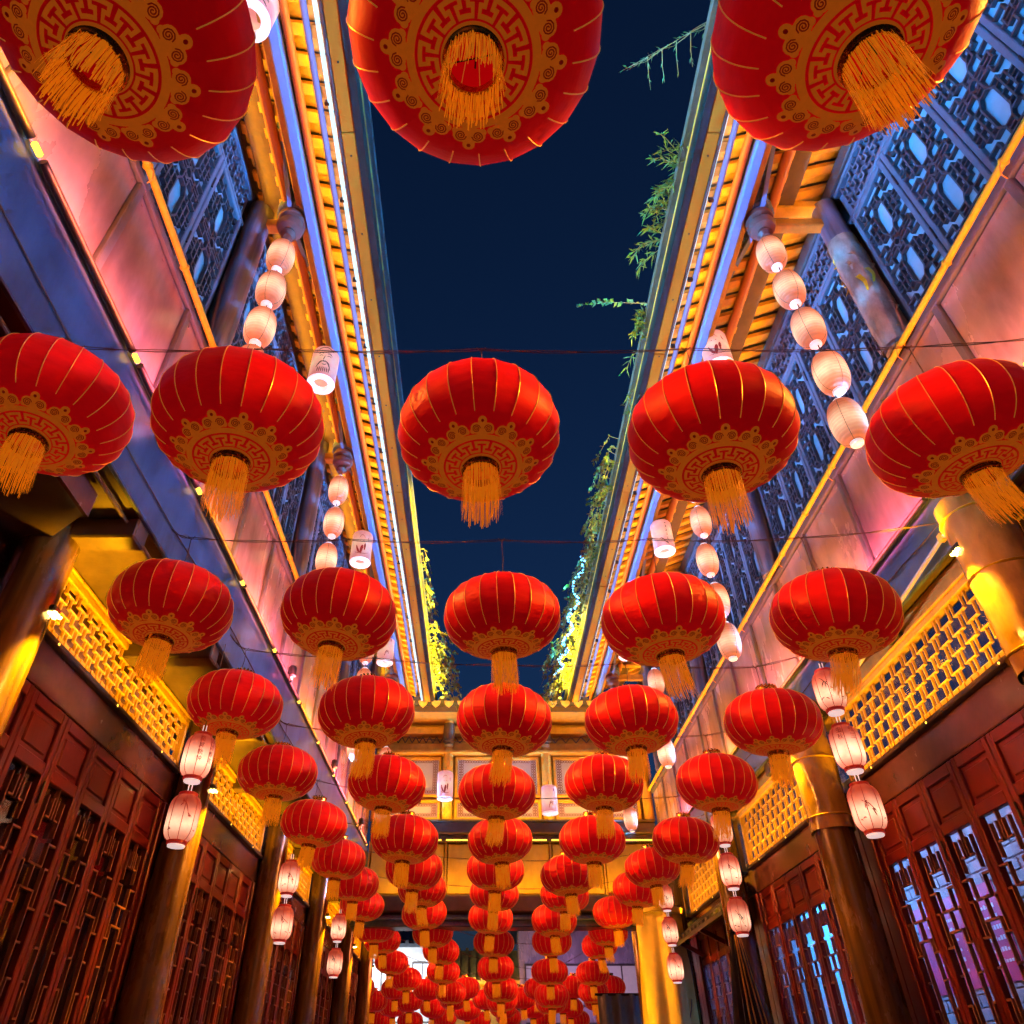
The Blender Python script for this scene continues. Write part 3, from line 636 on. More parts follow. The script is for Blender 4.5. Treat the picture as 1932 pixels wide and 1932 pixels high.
gp('lower_beam', MB().box(gx0 - .2, gx1 + .2, GY - .10, GY + .5, 2.12, 2.358, .015), 'wood_dark')
gp('under_beam', MB().box(gx0 - .2, gx1 + .2, GY + .0, GY + .4, 1.93, 2.10, .012), 'fascia')
gp('blue_pipe', MB().tube([(gx0, GY - .08, 2.02), (gx1, GY - .08, 2.02)], .022, 10), 'fascia')
gp('top_beam', MB().box(gx0, gx1, GY - .04, GY + .16, 4.66, 4.80, .012), 'wood_tan')
gp('head_beam', MB().box(gx0, gx1, GY - .06, GY + .16, 4.97, 5.10, .012), 'wood_tan')
gp('ledge_beam', MB().box(gx0, gx1, GY - .12, GY + .1, 4.60, 4.655, .008), 'wood_tan')
colx = (gx0 + .06, -.58, 1.14, gx1 - .06)
for x in colx:
    c = gp('gate_column', MB().lathe([(.085, 0), (.085, 1.72)], 20, (x, GY - .03, 3.476)), 'wood_tan', None, True)
    gp('gate_post_cap', MB().lathe([(.05, 0), (.085, .03), (.07, .07), (.10, .10), (.085, .14), (.105, .2), (.095, .42)], 20, (x, GY - .11, 4.70)), 'wood_dark', None, True)
for i in range(3):
    x0, x1 = colx[i] + .1, colx[i+1] - .1
    b = MB(); n = 16
    for k in range(n):
        a0 = x0 + (x1 - x0) * k / n; a1 = x0 + (x1 - x0) * (k + 1) / n
        b.bar((a0, GY + .02, 4.83 if k % 2 else 4.94), (a1, GY + .02, 4.94 if k % 2 else 4.83), .02, .014, up=(0, 1, 0))
    gp('zigzag_lattice', b, 'wood_dark')
    nw = 2 if i == 1 else 1
    for wi in range(nw):
        a0 = x0 + (x1 - x0) * wi / nw + .02; a1 = x0 + (x1 - x0) * (wi + 1) / nw - .02
        for z0, z1 in ((3.88, 4.58), (3.50, 3.84)):
            fr = gp('window', MB().box(a0, a0 + .05, GY + .0, GY + .08, z0, z1, .008).box(a1 - .05, a1, GY + .0, GY + .08, z0, z1, .008)
                    .box(a0 + .048, a1 - .048, GY + .002, GY + .078, z0, z0 + .05, .008).box(a0 + .048, a1 - .048, GY + .002, GY + .078, z1 - .05, z1, .008), 'wood_tan')
            MB().box(a0 + .05, a1 - .05, GY + .075, GY + .08, z0 + .05, z1 - .05).build('pane', 'window_paper', fr)
            b = MB(); bw_ = .11
            def ring(cx_, cz_, r_):
                b.add([(cx_ + r_ * math.cos(t * PI / 4), GY + .02, cz_ + r_ * math.sin(t * PI / 4)) for t in range(8)] + [(cx_ + r_ * .55 * math.cos(t * PI / 4), GY + .02, cz_ + r_ * .55 * math.sin(t * PI / 4)) for t in range(8)],
                      [(t, (t + 1) % 8, 8 + (t + 1) % 8, 8 + t) for t in range(8)])
            zz = z0 + .09
            while zz < z1 - .06:
                for xx in (a0 + .085, a0 + .125, a1 - .085, a1 - .125): ring(xx, zz, .026)
                zz += .045
            xx = a0 + .17
            while xx < a1 - .15:
                for q in (z0 + .09, z1 - .09): ring(xx, q, .026)
                xx += .045
            b.build('carved_border', 'lattice_wood', fr)
# gate roof: rafters, barrel tiles, round tile ends and drip tiles
gp('roof_deck', MB().prism([(GY - .52, 5.30), (GY + 1.4, 6.05), (GY + 1.4, 6.11), (GY - .52, 5.36)], 'x', gx0 - .1, gx1 + .1), 'slate')
gp('eave_fascia', MB().box(gx0 - .05, gx1 + .05, GY - .50, GY - .47, 5.20, 5.30, .006), 'wood_dark')
gp('soffit', MB().prism([(GY - .468, 5.20), (GY + .1, 5.20), (GY + .1, 5.23), (GY - .468, 5.23)], 'x', gx0, gx1), 'wood_tan')
bt = MB(); n = 8
for (ya, za), (yb, zb) in ((((-.56), 5.37), ((1.4), 6.13)),):
    vs = [(.07 * math.cos(PI * i / n), GY + ya, za + .07 * math.sin(PI * i / n)) for i in range(n + 1)] + [(.07 * math.cos(PI * i / n), GY + yb, zb + .07 * math.sin(PI * i / n)) for i in range(n + 1)]
    bt.add(vs, [(i, i + 1, n + 2 + i, n + 1 + i) for i in range(n)])
bt_me = bt.mesh('barrel_tile', 'slate', True)
te_me = MB().add([(0, GY - .565, 5.38)] + [(.075 * math.cos(2 * PI * i / 14), GY - .562, 5.385 + .075 * math.sin(2 * PI * i / 14)) for i in range(14)], [(0, 1 + i, 1 + (i + 1) % 14) for i in range(14)]).add(
    [(.075 * math.cos(2 * PI * i / 14), GY - .562 + .03 * j, 5.385 + .075 * math.sin(2 * PI * i / 14)) for j in range(2) for i in range(14)], [(i, (i + 1) % 14, 14 + (i + 1) % 14, 14 + i) for i in range(14)]).mesh('tile_end', 'slate')
dt_me = MB().prism([(-.085, 5.37), (.085, 5.37), (.07, 5.31), (.03, 5.27), (0, 5.245), (-.03, 5.27), (-.07, 5.31)], 'y', GY - .575, GY - .555).mesh('drip_tile', 'clay')
x = gx0
while x < gx1:
    for nm, me_ in (('barrel_tile', bt_me), ('tile_end', te_me)): obj(nm, me_, G, (x - .52, -GY, 1.6))
    obj('drip_tile', dt_me, G, (x + .115 - .52, -GY, 1.6)); x += .23
area('gate_wash', (.5, GY - .35, 3.50), (0, .35, 1), 4.2, .04, AMBER, P_GATE, None, False)
area('gate_low_wash', (.5, GY - .20, 2.40), (0, .8, 1), 4.2, .04, AMBER, P_GATE * .30, None, False)
area('gate_roof_wash', (.5, GY - .75, 5.15), (0, .5, 1), 4.2, .04, AMBER, P_GATE * .35, None, False)

# ================================================================== red silk lanterns
RAD, HC = .32, .200                       # half width, half height of the silk body
NR = 22
def prof(t):                              # t = -pi/2..pi/2 -> (r, z), a flattened drum with rounded shoulders
    c, s_ = math.cos(t), math.sin(t); e = 0.80
    return RAD * abs(c) ** e, HC * math.copysign(abs(s_) ** 0.92, s_)
def tz(rho):                              # lower surface point for plan radius rho
    c = (rho / RAD) ** (1 / .80); t = -math.acos(min(1, c)); return prof(t), t
T0 = -math.acos((.066 / RAD) ** (1 / .80))
NV = 22; SUB = 4
def dent(a, t, v):                        # how far the silk of variant v is pushed in or out, none under the printed disc
    k = max(0.0, min(1.0, (math.sin(t) + .35) * 1.6)); q = Vector((math.cos(a) * 1.6, math.sin(a) * 1.6, t * 1.1 + v * 9.3))
    return k * (.016 * noise.noise(q) + .006 * noise.noise(Vector((math.cos(a) * 5, math.sin(a) * 5, t * 9 + v * 5.1))))
body_mes, rib_mes = [], []
for vv in range(5):
    body = MB()
    for g_ in range(NR):
        o = len(body.v)
        for i in range(NV + 1):
            t = T0 + (-2 * T0) * i / NV; r_, z_ = prof(t)
            for k in range(SUB + 1):
                a = 2 * PI * (g_ + k / SUB) / NR
                half = PI / NR; da = (k / SUB - .5) * 2 * half
                f_ = math.cos(half) / math.cos(da)
                f_ = 1 - (1 - f_) * .92 + dent(a, t, vv)
                body.v.append((r_ * f_ * math.cos(a), r_ * f_ * math.sin(a), z_))
        for i in range(NV):
            for k in range(SUB): body.f.append((o + i*(SUB+1) + k, o + i*(SUB+1) + k+1, o + (i+1)*(SUB+1) + k+1, o + (i+1)*(SUB+1) + k))
    body_mes.append(body.mesh('silk_body', 'silk', 'all'))
    rib = MB()
    for g_ in range(NR):
        a = 2 * PI * g_ / NR
        rib.tube([(prof(t)[0] * (1.003 + dent(a, t, vv)) * math.cos(a), prof(t)[0] * (1.003 + dent(a, t, vv)) * math.sin(a), prof(t)[1] * 1.003) for t in [-.80 + (-T0 + .80 - .05) * i / 18 for i in range(19)]], .0018, 5)
    rib_mes.append(rib.mesh('rib', 'gold_wire', True))
def onto(rho, a, off):
    rho *= .90
    (r_, z_), t = tz(rho); nx, nz = math.cos(t) * HC, math.sin(t) * RAD; L_ = math.hypot(nx, nz)
    return ((r_ + nx / L_ * off) * math.cos(a), (r_ + nx / L_ * off) * math.sin(a), z_ + nz / L_ * off)
pat = MB()
def band(mb, r0, r1, off, n=72):
    o = len(mb.v)
    for k in range(n):
        a = 2 * PI * k / n
        for r_ in (r0, (r0 + r1) / 2, r1): mb.v.append(onto(r_ * RAD, a, off))
    for k in range(n):
        for j in range(2): mb.f.append((o + k*3 + j, o + k*3 + j+1, o + ((k+1) % n)*3 + j+1, o + ((k+1) % n)*3 + j))
band(pat, .228, .270, .0012); band(pat, .485, .555, .0012)
U = 2 * PI / 12; KR0, KR1 = .295, .45
key = [(0, .06), (.34, .06), (.34, .52), (.16, .52), (.16, .94), (.84, .94), (.84, .52), (.66, .52), (.66, .06), (1, .06)]
kw_r, kw_a = .018, .075
for u in range(12):
    for (p, q) in zip(key, key[1:]):
        if abs(p[0] - q[0]) < 1e-6: s0, s1, h0, h1 = p[0] - kw_a, p[0] + kw_a, min(p[1], q[1]), max(p[1], q[1])
        else: s0, s1, h0, h1 = min(p[0], q[0]) - kw_a, max(p[0], q[0]) + kw_a, p[1], p[1]
        ra, rb = KR0 + (KR1 - KR0) * h0 - kw_r, KR0 + (KR1 - KR0) * h1 + kw_r
        lift = .0012 + .0003 * random.random(); n = 4
        vs = []
        for i in range(n + 1):
            a = (u + s0 + (s1 - s0) * i / n) * U; vs += [onto(ra * RAD, a, lift), onto(rb * RAD, a, lift)]
        pat.add(vs, [(2*i, 2*i+1, 2*i+3, 2*i+2) for i in range(n)])
def disc(mb, rho, a, ru, off, n=14, sa=1.0):
    vs = [onto(rho * RAD, a, off)]
    for i in range(n):
        t = 2 * PI * i / n; r_ = rho + ru * math.sin(t); vs.append(onto(r_ * RAD, a + sa * ru * math.cos(t) / rho, off))
    mb.add(vs, [(0, 1 + i, 1 + (i + 1) % n) for i in range(n)])
dark = MB()
for u in range(12):
    a = (u + .5) * U
    for da, rr, ru in ((-.118, .632, .072), (.118, .632, .072), (0, .722, .056), (0, .66, .07), (0, .58, .07), (-.20, .600, .034), (.20, .600, .034)):
        disc(pat, rr, a + da, ru, .0010 + .0008 * random.random())
    disc(dark, .726, a, .019, .0030, 10)
    for sgn in (-1, 1):
        c_a, c_r = a + sgn * .120, .630; vs = []; n = 22
        for i in range(n + 1):
            t = i / n * 2.3 * 2 * PI; q = .006 + .046 * i / n; w_ = .0056
            for e in (-w_, w_): vs.append(onto((c_r + (q + e) * math.sin(t + 1.2)) * RAD, c_a + sgn * (q + e) * math.cos(t + 1.2) / c_r, .0034))
        dark.add(vs, [(2*i, 2*i+1, 2*i+3, 2*i+2) for i in range(n)])
pat_me = pat.mesh('gold_pattern', 'print_gold'); dark_me = dark.mesh('scroll_lines', 'print_red')
zb = prof(T0)[1]
collar_me = MB().lathe([(.058, zb - .004), (.070, zb - .004), (.073, zb - .010), (.069, zb - .014), (.072, zb - .019), (.068, zb - .024), (.070, zb - .030), (.066, zb - .034), (.060, zb - .033), (.058, zb - .004)], 40, caps=False).mesh('collar', 'brass', True)
capm = MB(); zt = -zb
capm.lathe([(.074, zt - .006), (.078, zt + .0), (.066, zt + .006), (.066, zt + .036), (.070, zt + .040), (.060, zt + .042)], 36)
for i in range(16):
    a = 2 * PI * i / 16; capm.lathe([(.002, .0), (.010, .004), (.008, .016), (.001, .022)], 6, (.064 * math.cos(a), .064 * math.sin(a), zt + .036))
cap_me = capm.mesh('top_cap', 'brass', True)
frm = MB().tube([(-.06, 0, zb + .004), (.06, 0, zb + .004)], .002, 5).tube([(0, -.02, zb + .004), (0, -.02, zt)], .0025, 5).tube([(0, .02, zb + .004), (0, .02, zt)], .0025, 5)
frm_me = frm.mesh('inner_frame', 'black_metal')
def tassel_mesh(seed, sway):
    rd = random.Random(seed); m = MB()
    for i in range(190):
        a = 2 * PI * i / 190 + rd.uniform(-.02, .02); r0 = .0655 + rd.uniform(-.004, .003); ln = .185 + rd.uniform(-.035, .018)
        w_ = rd.uniform(.0007, .0016); ph = rd.uniform(0, 6.28); fl = rd.uniform(-.006, .010); n = 5; vs = []
        for j in range(n + 1):
            q = j / n; z_ = zb - .026 - ln * q; r_ = r0 + fl * q + .002 * math.sin(ph + 5 * q)
            aa = a + .03 * math.sin(ph * 2 + 4 * q) * q
            x_, y_ = r_ * math.cos(aa) + sway[0] * q * q, r_ * math.sin(aa) + sway[1] * q * q
            tx, ty = -math.sin(aa) * w_, math.cos(aa) * w_
            vs += [(x_ - tx, y_ - ty, z_), (x_ + tx, y_ + ty, z_)]
        m.add(vs, [(2*j, 2*j+1, 2*j+3, 2*j+2) for j in range(n)])
    return m.mesh('tassel', 'tassel')
TAS = [tassel_mesh(i, s_) for i, s_ in enumerate(((0, 0), (.014, .008), (-.010, .014), (.030, .010)))]
ROWS = [
 (0.69, [(-0.94, 2.17), (-0.02, 2.17), (0.95, 2.17)]),
 (2.03, [(-1.77, 2.18), (-0.95, 2.06), (-0.00, 2.03), (0.90, 2.00), (1.88, 2.01)]),
 (3.44, [(-1.72, 2.07), (-0.80, 2.03), (0.12, 2.00), (1.00, 1.98), (1.90, 1.99)]),
 (4.72, [(-1.71, 2.07), (-0.77, 2.00), (0.14, 1.95), (1.03, 1.96), (1.96, 1.93)]),
 (6.08, [(-1.70, 2.06), (-0.80, 1.97), (0.12, 1.90), (1.00, 1.97), (1.94, 1.96)]),
 (7.50, [(-1.68, 2.04), (-0.76, 1.89), (0.20, 1.88), (1.08, 1.88), (1.97, 1.88)]),
 (9.00, [(-1.67, 2.05), (-0.78, 1.93), (0.15, 1.92), (1.01, 1.89), (1.98, 1.98)]),
 (10.40, [(-1.66, 2.07), (-0.77, 2.01), (0.15, 1.96), (1.07, 1.95), (2.00, 2.01)]),
 (11.80, [(-1.75, 2.07), (-0.81, 1.96), (0.12, 1.90), (1.05, 1.88), (1.96, 1.97)]),
 (13.20, [(-1.70, 1.98), (-0.77, 1.92), (0.19, 1.79), (1.13, 1.80), (2.01, 1.94)]),
 (14.80, [(-1.74, 2.03), (-0.73, 1.87), (0.26, 1.61), (1.19, 1.57), (2.12, 1.96)]),
 (16.40, [(-1.76, 1.89), (-0.74, 1.74), (0.37, 1.44), (1.33, 1.35), (2.14, 1.71)]),
 (18.00, [(-1.57, 1.76), (-0.64, 1.53), (0.45, 1.40), (1.45, 1.36), (2.35, 1.55)]),
 (19.10, [(-2.71, 1.73), (-1.90, 1.70), (-1.20, 1.69), (-0.33, 1.70), (0.47, 1.74), (1.24, 1.69), (2.03, 1.72), (2.87, 1.73)]),
 (20.10, [(-2.51, 1.54), (-1.66, 1.54), (-0.69, 1.58), (0.13, 1.59), (0.98, 1.60), (1.87, 1.52), (2.72, 1.56)]),
 (21.10, [(-2.89, 1.48), (-2.13, 1.50), (-1.20, 1.48), (-0.33, 1.44), (0.50, 1.48), (1.25, 1.48), (2.15, 1.49), (3.03, 1.48)]),
 (22.20, [(-2.56, 1.31), (-1.79, 1.29), (-0.96, 1.36), (-0.09, 1.30), (0.69, 1.38), (1.54, 1.34), (2.44, 1.33), (3.24, 1.32)]),
]
ORD = ['nearest', 'second', 'third', 'fourth', 'fifth', 'sixth', 'seventh', 'eighth', 'ninth', 'tenth', 'eleventh', 'twelfth', 'thirteenth', 'fourteenth', 'fifteenth', 'sixteenth', 'farthest']
POS5 = ['far left', 'left of centre', 'middle', 'right of centre', 'far right']; POS3 = ['left', 'middle', 'right']
rl_ = random.Random(3)
def red_lantern(x, y, z, label, ri, near):
    t = thing('red_lantern', label, 'lantern', (x, y, z - .26), (rl_.uniform(-.08, .08), rl_.uniform(-.09, .09), rl_.uniform(0, 6.28)), 'red silk lanterns strung across the street')
    if ri == 0: t.rotation_euler = (.03 if x > -.5 else -.02, (-.03, -.01, .10)[int(x > -.5) + int(x > .5)] if x else 0, rl_.uniform(0, 6.28))
    k = 1.0 + rl_.uniform(-.02, .03) + (.02 if ri == 0 else 0); t.scale = (k, k, k * rl_.uniform(.96, 1.04))
    up = (0, 0, .26)
    vv = rl_.randrange(5); b_ = obj('silk_body', body_mes[vv], t, up); obj('rib', rib_mes[vv], b_); obj('top_cap', cap_me, t, up); obj('tassel', TAS[rl_.choice((0, 0, 1, 2, 3))], t, up)
    obj('collar', collar_me, t, up)
    if near:
        q = obj('gold_pattern', pat_me, b_); q2 = obj('scroll_lines', dark_me, b_); q2['kind'] = 'stuff'; obj('inner_frame', frm_me, t, up)
    return t
for ri, (y, row) in enumerate(ROWS):
    for ci, (x, z) in enumerate(row):
        if len(row) == 3: lab = 'huge red lantern at the top edge of the picture, the %s one of three' % POS3[ci]
        elif len(row) == 5: lab = 'red silk lantern in the %s row of five, %s' % (ORD[ri], POS5[ci])
        else: lab = '%s small red lantern from the left in the %s row, low in the distance' % (ORD[ci] if ci else 'first', ORD[ri])
        if ri == 1: lab = 'large red lantern in the second row under the twisted wire, %s' % POS5[ci]
        red_lantern(x, y, z, lab, ri, ri < 13)
    # the wire the row hangs from
    if ri < 13:
        lw, rw = (-1.86, max(r_[1] for r_ in row) + .55), (2.86, max(r_[1] for r_ in row) + .55)
        if ri == 0: lw, rw = (-1.86, 2.75), (2.88, 2.8)
        hang = [(x, z + .245 + (.30 if ri < 3 else .17)) for x, z in row]
        if ri in (1, 2): hang = [(x, 2.56 - .03 * math.cos(x * .6)) for x, z in row]
        ys = {1: 2.03}.get(ri, y)
        pts = [(lw[0], y, lw[1] if ri != 1 else 2.62)] + [(x, y, z) for x, z in hang] + [(rw[0], y, rw[1] if ri > 2 else 2.68)]
        m = MB(); n = 90
        def lerp(s_):
            L_ = (len(pts) - 1) * s_; i = min(int(L_), len(pts) - 2); f_ = L_ - i; p, q = pts[i], pts[i + 1]
            return Vector(p).lerp(Vector(q), f_) + Vector((0, 0, -.02 * 4 * f_ * (1 - f_)))
        for ph in (0, PI):
            m.tube([lerp(i / n) + Vector((0, math.cos(ph + i * .55) * .004, math.sin(ph + i * .55) * .005)) for i in range(n + 1)], .0024, 4)
        w_ = thing('lantern_wire', 'twisted dark wire holding the %s row of red lanterns' % ORD[ri], 'wire', (.5, y, pts[2][2] if len(pts) > 2 else 2.5), group='wires across the street')
        obj('strand', m.mesh('strand', 'wire'), w_, (-.5, -y, -w_.location.z))
        m = MB()
        for (x, z), (hx, hz) in zip(row, hang):
            m.tube([(x, y, z + .245 + .03), (x + .006, y + .004, (z + hz) / 2 + .12), (hx, y, hz)], .0024, 5)
            m.tube([(hx - .02, y, hz + .012), (hx, y + .008, hz - .006), (hx + .02, y, hz + .012)], .003, 5)
        obj('hanger', m.mesh('hanger', 'wire'), w_, (-.5, -y, -w_.location.z))

# ================================================================== glowing paper lanterns
ov = MB(); pr = []
for i in range(19):
    t = -PI / 2 + PI * i / 18; pr.append((max(.034, .096 * abs(math.cos(t)) ** .55), .158 * math.sin(t) * (1 if abs(math.sin(t)) < .97 else 1)))
oval_me = MB().lathe(pr, 32, caps=False).mesh('paper_skin', 'oval_paper', 'all')
oval_rim = [MB().lathe([(.030, sg * .176), (.036, sg * .170), (.036, sg * .152), (.030, sg * .150)], 24).mesh('rim', 'white_cap', True) for sg in (-1, 1)]
oval_rib = MB()
for i in range(4):
    a = PI / 4 + i * PI / 2; oval_rib.tube([((q[0] + .001) * math.cos(a), (q[0] + .001) * math.sin(a), q[1]) for q in pr], .0012, 4)
oval_rib_me = oval_rib.mesh('seam', 'wire')
cord_me = MB().tube([(0, 0, 0), (0, 0, .12)], .004, 5).mesh('cord', 'wire')
SIDE = {-1: 'left', 1: 'right'}
for S, px, zs, yy in ((-1, -1.55, (5.05, 4.60, 4.15, 3.72, 3.30), 0), (1, 2.28, (5.09, 4.61, 4.14, 3.66, 3.22), 0)):
    for k in range(4):
        y = colY(k) - .06
        if y > 12: continue
        for j, z in enumerate(zs):
            jit = ((j * 37 + k * 11) % 7 - 3) * .004
            t = thing('paper_lantern', 'salmon oval paper lantern, %s from the top, %s string on the %s' % (('first', 'second', 'third', 'fourth', 'fifth')[j], ('nearest', 'second', 'third', 'fourth')[k], SIDE[S]),
                      'lantern', (px + jit, y - jit, z - .18 * 1.1), (0, 0, j * .8 + k), 'oval paper lanterns hung in strings'); t.scale = (1.1, 1.1, 1.1)
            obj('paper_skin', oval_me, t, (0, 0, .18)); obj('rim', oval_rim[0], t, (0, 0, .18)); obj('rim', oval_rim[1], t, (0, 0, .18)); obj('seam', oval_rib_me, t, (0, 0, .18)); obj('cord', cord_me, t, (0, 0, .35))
# painted drums under the eaves and on the gate
dm = MB().lathe([(.085, -.165), (.098, -.16), (.1, -.15), (.1, .14), (.094, .158), (.075, .17), (.02, .175)], 32, caps=False).mesh('paper_skin', 'drum_paper', True)
dr_ = MB().lathe([(.055, -.172), (.098, -.170), (.102, -.162), (.098, -.156)], 32, caps=False).lathe([(.055, -.172), (.055, -.13)], 32, caps=False).mesh('bottom_rim', 'white_cap', True)
def wrapped(strokes, r_, m):
    """ink strokes drawn on a drum: lists of (angle, z, half width)"""
    b = MB()
    for st_ in strokes:
        vs = []
        for i, (a, z, w_) in enumerate(st_):
            p0 = st_[max(i - 1, 0)]; p1 = st_[min(i + 1, len(st_) - 1)]; da, dz = (p1[0] - p0[0]) * r_, p1[1] - p0[1]; L_ = math.hypot(da, dz) or 1
            na, nz = -dz / L_ * w_ / r_, da / L_ * w_
            for sg in (-1, 1): vs.append((r_ * math.cos(a + sg * na), r_ * math.sin(a + sg * na), z + sg * nz))
        b.add(vs, [(2*i, 2*i+1, 2*i+3, 2*i+2) for i in range(len(st_) - 1)])
    return b.mesh('brush_painting', m)
def arc(a0, z0, a1, z1, bend, w_, n=7): return [(a0 + (a1 - a0) * i / n, z0 + (z1 - z0) * i / n + bend * 4 * (i / n) * (1 - i / n), w_ * (.3 + 2.8 * (i / n) * (1 - i / n))) for i in range(n + 1)]
F0 = -PI / 2
face = [arc(F0 - .75, .095, F0 + .6, .10, .035, .004), arc(F0 - .5, .055, F0 - .15, .06, .014, .004), arc(F0 + .12, .06, F0 + .5, .05, .014, .004), arc(F0 - .45, .035, F0 - .15, .035, .008, .003), arc(F0 + .12, .035, F0 + .45, .032, .008, .003),
        arc(F0 - .02, .04, F0 - .12, -.01, -.004, .003), arc(F0 - .12, -.012, F0 + .1, -.012, -.008, .003), arc(F0 - .55, -.09, F0 + .0, -.03, .03, .006), arc(F0 + .0, -.03, F0 + .5, -.10, .03, .006), arc(F0 - .15, -.05, F0 + .15, -.05, -.008, .004)]
for q in range(7): face.append(arc(F0 - .4 + q * .13, -.085, F0 - .42 + q * .14, -.135, 0, .0035, 4))
robe = [arc(F0 - .5, -.02, F0 - .1, -.11, -.02, .010), arc(F0 + .1, -.02, F0 - .05, -.12, .01, .014), arc(F0 + .35, .0, F0 + .3, -.08, .01, .010), arc(F0 - .6, -.10, F0 + .7, -.10, -.02, .003), arc(F0 - .3, .06, F0 + .3, .06, .04, .0025), arc(F0 - .2, .03, F0 - .1, .03, .003, .003), arc(F0 + .1, .03, F0 + .2, .03, .003, .003), arc(F0 + .6, .08, F0 + .7, .03, 0, .004)]
twig = [arc(F0 - .1, -.12, F0 + .25, -.04, .02, .005), arc(F0 + .1, -.08, F0 + .45, -.05, .01, .004), arc(F0 + .25, -.04, F0 + .4, -.09, 0, .004), arc(F0 + .6, .12, F0 + .62, .08, 0, .006)]
poem = [arc(F0 + .35 + .05 * (q % 2), .11 - q * .024, F0 + .5, .105 - q * .024, .006 * (-1) ** q, .004, 4) for q in range(9)] + [arc(F0 - .3, -.07, F0 + .2, -.12, .02, .004), arc(F0 + .1, -.10, F0 + .5, -.14, 0, .006)]
paint = [wrapped(s_, .1015, m_) for s_, m_ in ((face, 'ink'), (poem, 'ink'), (twig, 'ink_red'), (robe, 'ink_red'))]
drop_me = MB().tube([(0, 0, .165), (.004, 0, .24)], .004, 5).mesh('hanger', 'wire')
DR_POS = [(-1.46, 1.62, 5.42, 1, 'half hidden behind the top left red lantern'), (-1.50, 4.52, 5.29, 0, 'with a bearded face under the left eave'), (-1.50, 7.35, 5.22, 3, 'second under the left eave beyond the bearded one'), (-1.50, 10.2, 5.30, 2, 'third under the left eave near the gate'),
          (2.25, 4.45, 5.45, 3, 'nearest under the right eave, with a red brush stroke'), (2.25, 7.2, 5.28, 1, 'with a column of writing under the right eave'), (2.25, 10.1, 5.35, 2, 'farthest under the right eave'),
          (-.59, 12.0, 3.80, 3, 'with a painted figure in front of the gate, left'), (1.10, 12.0, 3.57, 2, 'with a small red twig in front of the gate, right')]
for x, y, z, pi_, lb in DR_POS:
    t = thing('drum_lantern', 'pale pink drum lantern ' + lb, 'lantern', (x, y, z - .17), (.0, 0, math.atan2(-x, y) * .8), 'painted drum lanterns'); t.scale = (1.28, 1.28, 1.28)
    obj('paper_skin', dm, t, (0, 0, .17)); obj('bottom_rim', dr_, t, (0, 0, .17)); obj('brush_painting', paint[pi_], t, (0, 0, .17)); obj('hanger', drop_me, t, (0, 0, .17))
# ribbed cage lanterns in twos and threes below the soffits
NC = 8; cg = MB(); prc = []
for i in range(15):
    t = -1 + 2 * i / 14; prc.append((.115 * (1 - abs(t) ** 5 * .42), .155 * t))
for g_ in range(NC):
    o = len(cg.v); SUBC = 4
    for r_, z_ in prc:
        for k in range(SUBC + 1):
            a = 2 * PI * (g_ + k / SUBC) / NC; f_ = 1 + .035 * math.sin(PI * k / SUBC); cg.v.append((r_ * f_ * math.cos(a), r_ * f_ * math.sin(a), z_))
    for i in range(14):
        for k in range(SUBC): cg.f.append((o+i*(SUBC+1)+k, o+i*(SUBC+1)+k+1, o+(i+1)*(SUBC+1)+k+1, o+(i+1)*(SUBC+1)+k))
cage_me = cg.mesh('paper_skin', 'cage_paper', 'all')
cr_ = MB()
for g_ in range(NC):
    a = 2 * PI * g_ / NC; cr_.tube([((r_ + .001) * math.cos(a), (r_ + .001) * math.sin(a), z_) for r_, z_ in prc], .0026, 5)
cage_rib = cr_.mesh('rib', 'red_trim', True)
cage_ring = [MB().lathe([(.062, .150), (.072, .153), (.072, .172), (.062, .176)], 28).mesh('ring', 'red_trim', True), MB().lathe([(.060, -.176), (.074, -.172), (.074, -.152), (.064, -.150)], 28).mesh('ring', 'red_trim', True)]
cage_foot = MB().lathe([(.02, -.192), (.062, -.190), (.064, -.178), (.060, -.177)], 28).mesh('foot_disc', 'white_cap', True)
cage_cord = MB().tube([(-.012, 0, .17), (-.012, 0, .24)], .004, 5).tube([(.012, 0, .17), (.012, 0, .24)], .004, 5).mesh('cord', 'white_cap')
def glyphs(cols, r_, size, z0, name='writing'):
    """Chinese characters brushed down the skin: cols = [(angle, text)]"""
    vs, fs = [], []
    dg = bpy.context.evaluated_depsgraph_get()
    for ang, txt in cols:
        for i, ch in enumerate(txt):
            cu = bpy.data.curves.new('glyph', 'FONT'); cu.body = ch; cu.size = size; cu.align_x = 'CENTER'; cu.resolution_u = 2
            o_ = bpy.data.objects.new('glyph', cu); COL.objects.link(o_); bpy.context.view_layer.update()
            me_ = bpy.data.meshes.new_from_object(o_.evaluated_get(bpy.context.evaluated_depsgraph_get()))
            b0 = len(vs)
            for v in me_.vertices: a = ang + v.co.x / r_; z_ = z0 - i * size * 1.12 + v.co.y; vs.append((r_ * math.cos(a), r_ * math.sin(a), z_))
            for p in me_.polygons: fs.append([q + b0 for q in p.vertices])
            bpy.data.objects.remove(o_); bpy.data.curves.remove(cu); bpy.data.meshes.remove(me_)
    me = bpy.data.meshes.new(name); me.from_pydata(vs, [], fs); me.materials.append(M['ink_red']); return me
cell = 2 * PI / NC
try:
    wr = [glyphs([(F0 + .10, '南屏晚钟'), (F0 + .10 + cell, '苏堤春晓')], .1205, .044, .085), glyphs([(F0 - .25, '虫秋'), (F0 - .25 + cell, '虹三')], .1205, .046, .085)]
except Exception: wr = [paint[1], paint[1]]
flowers = []
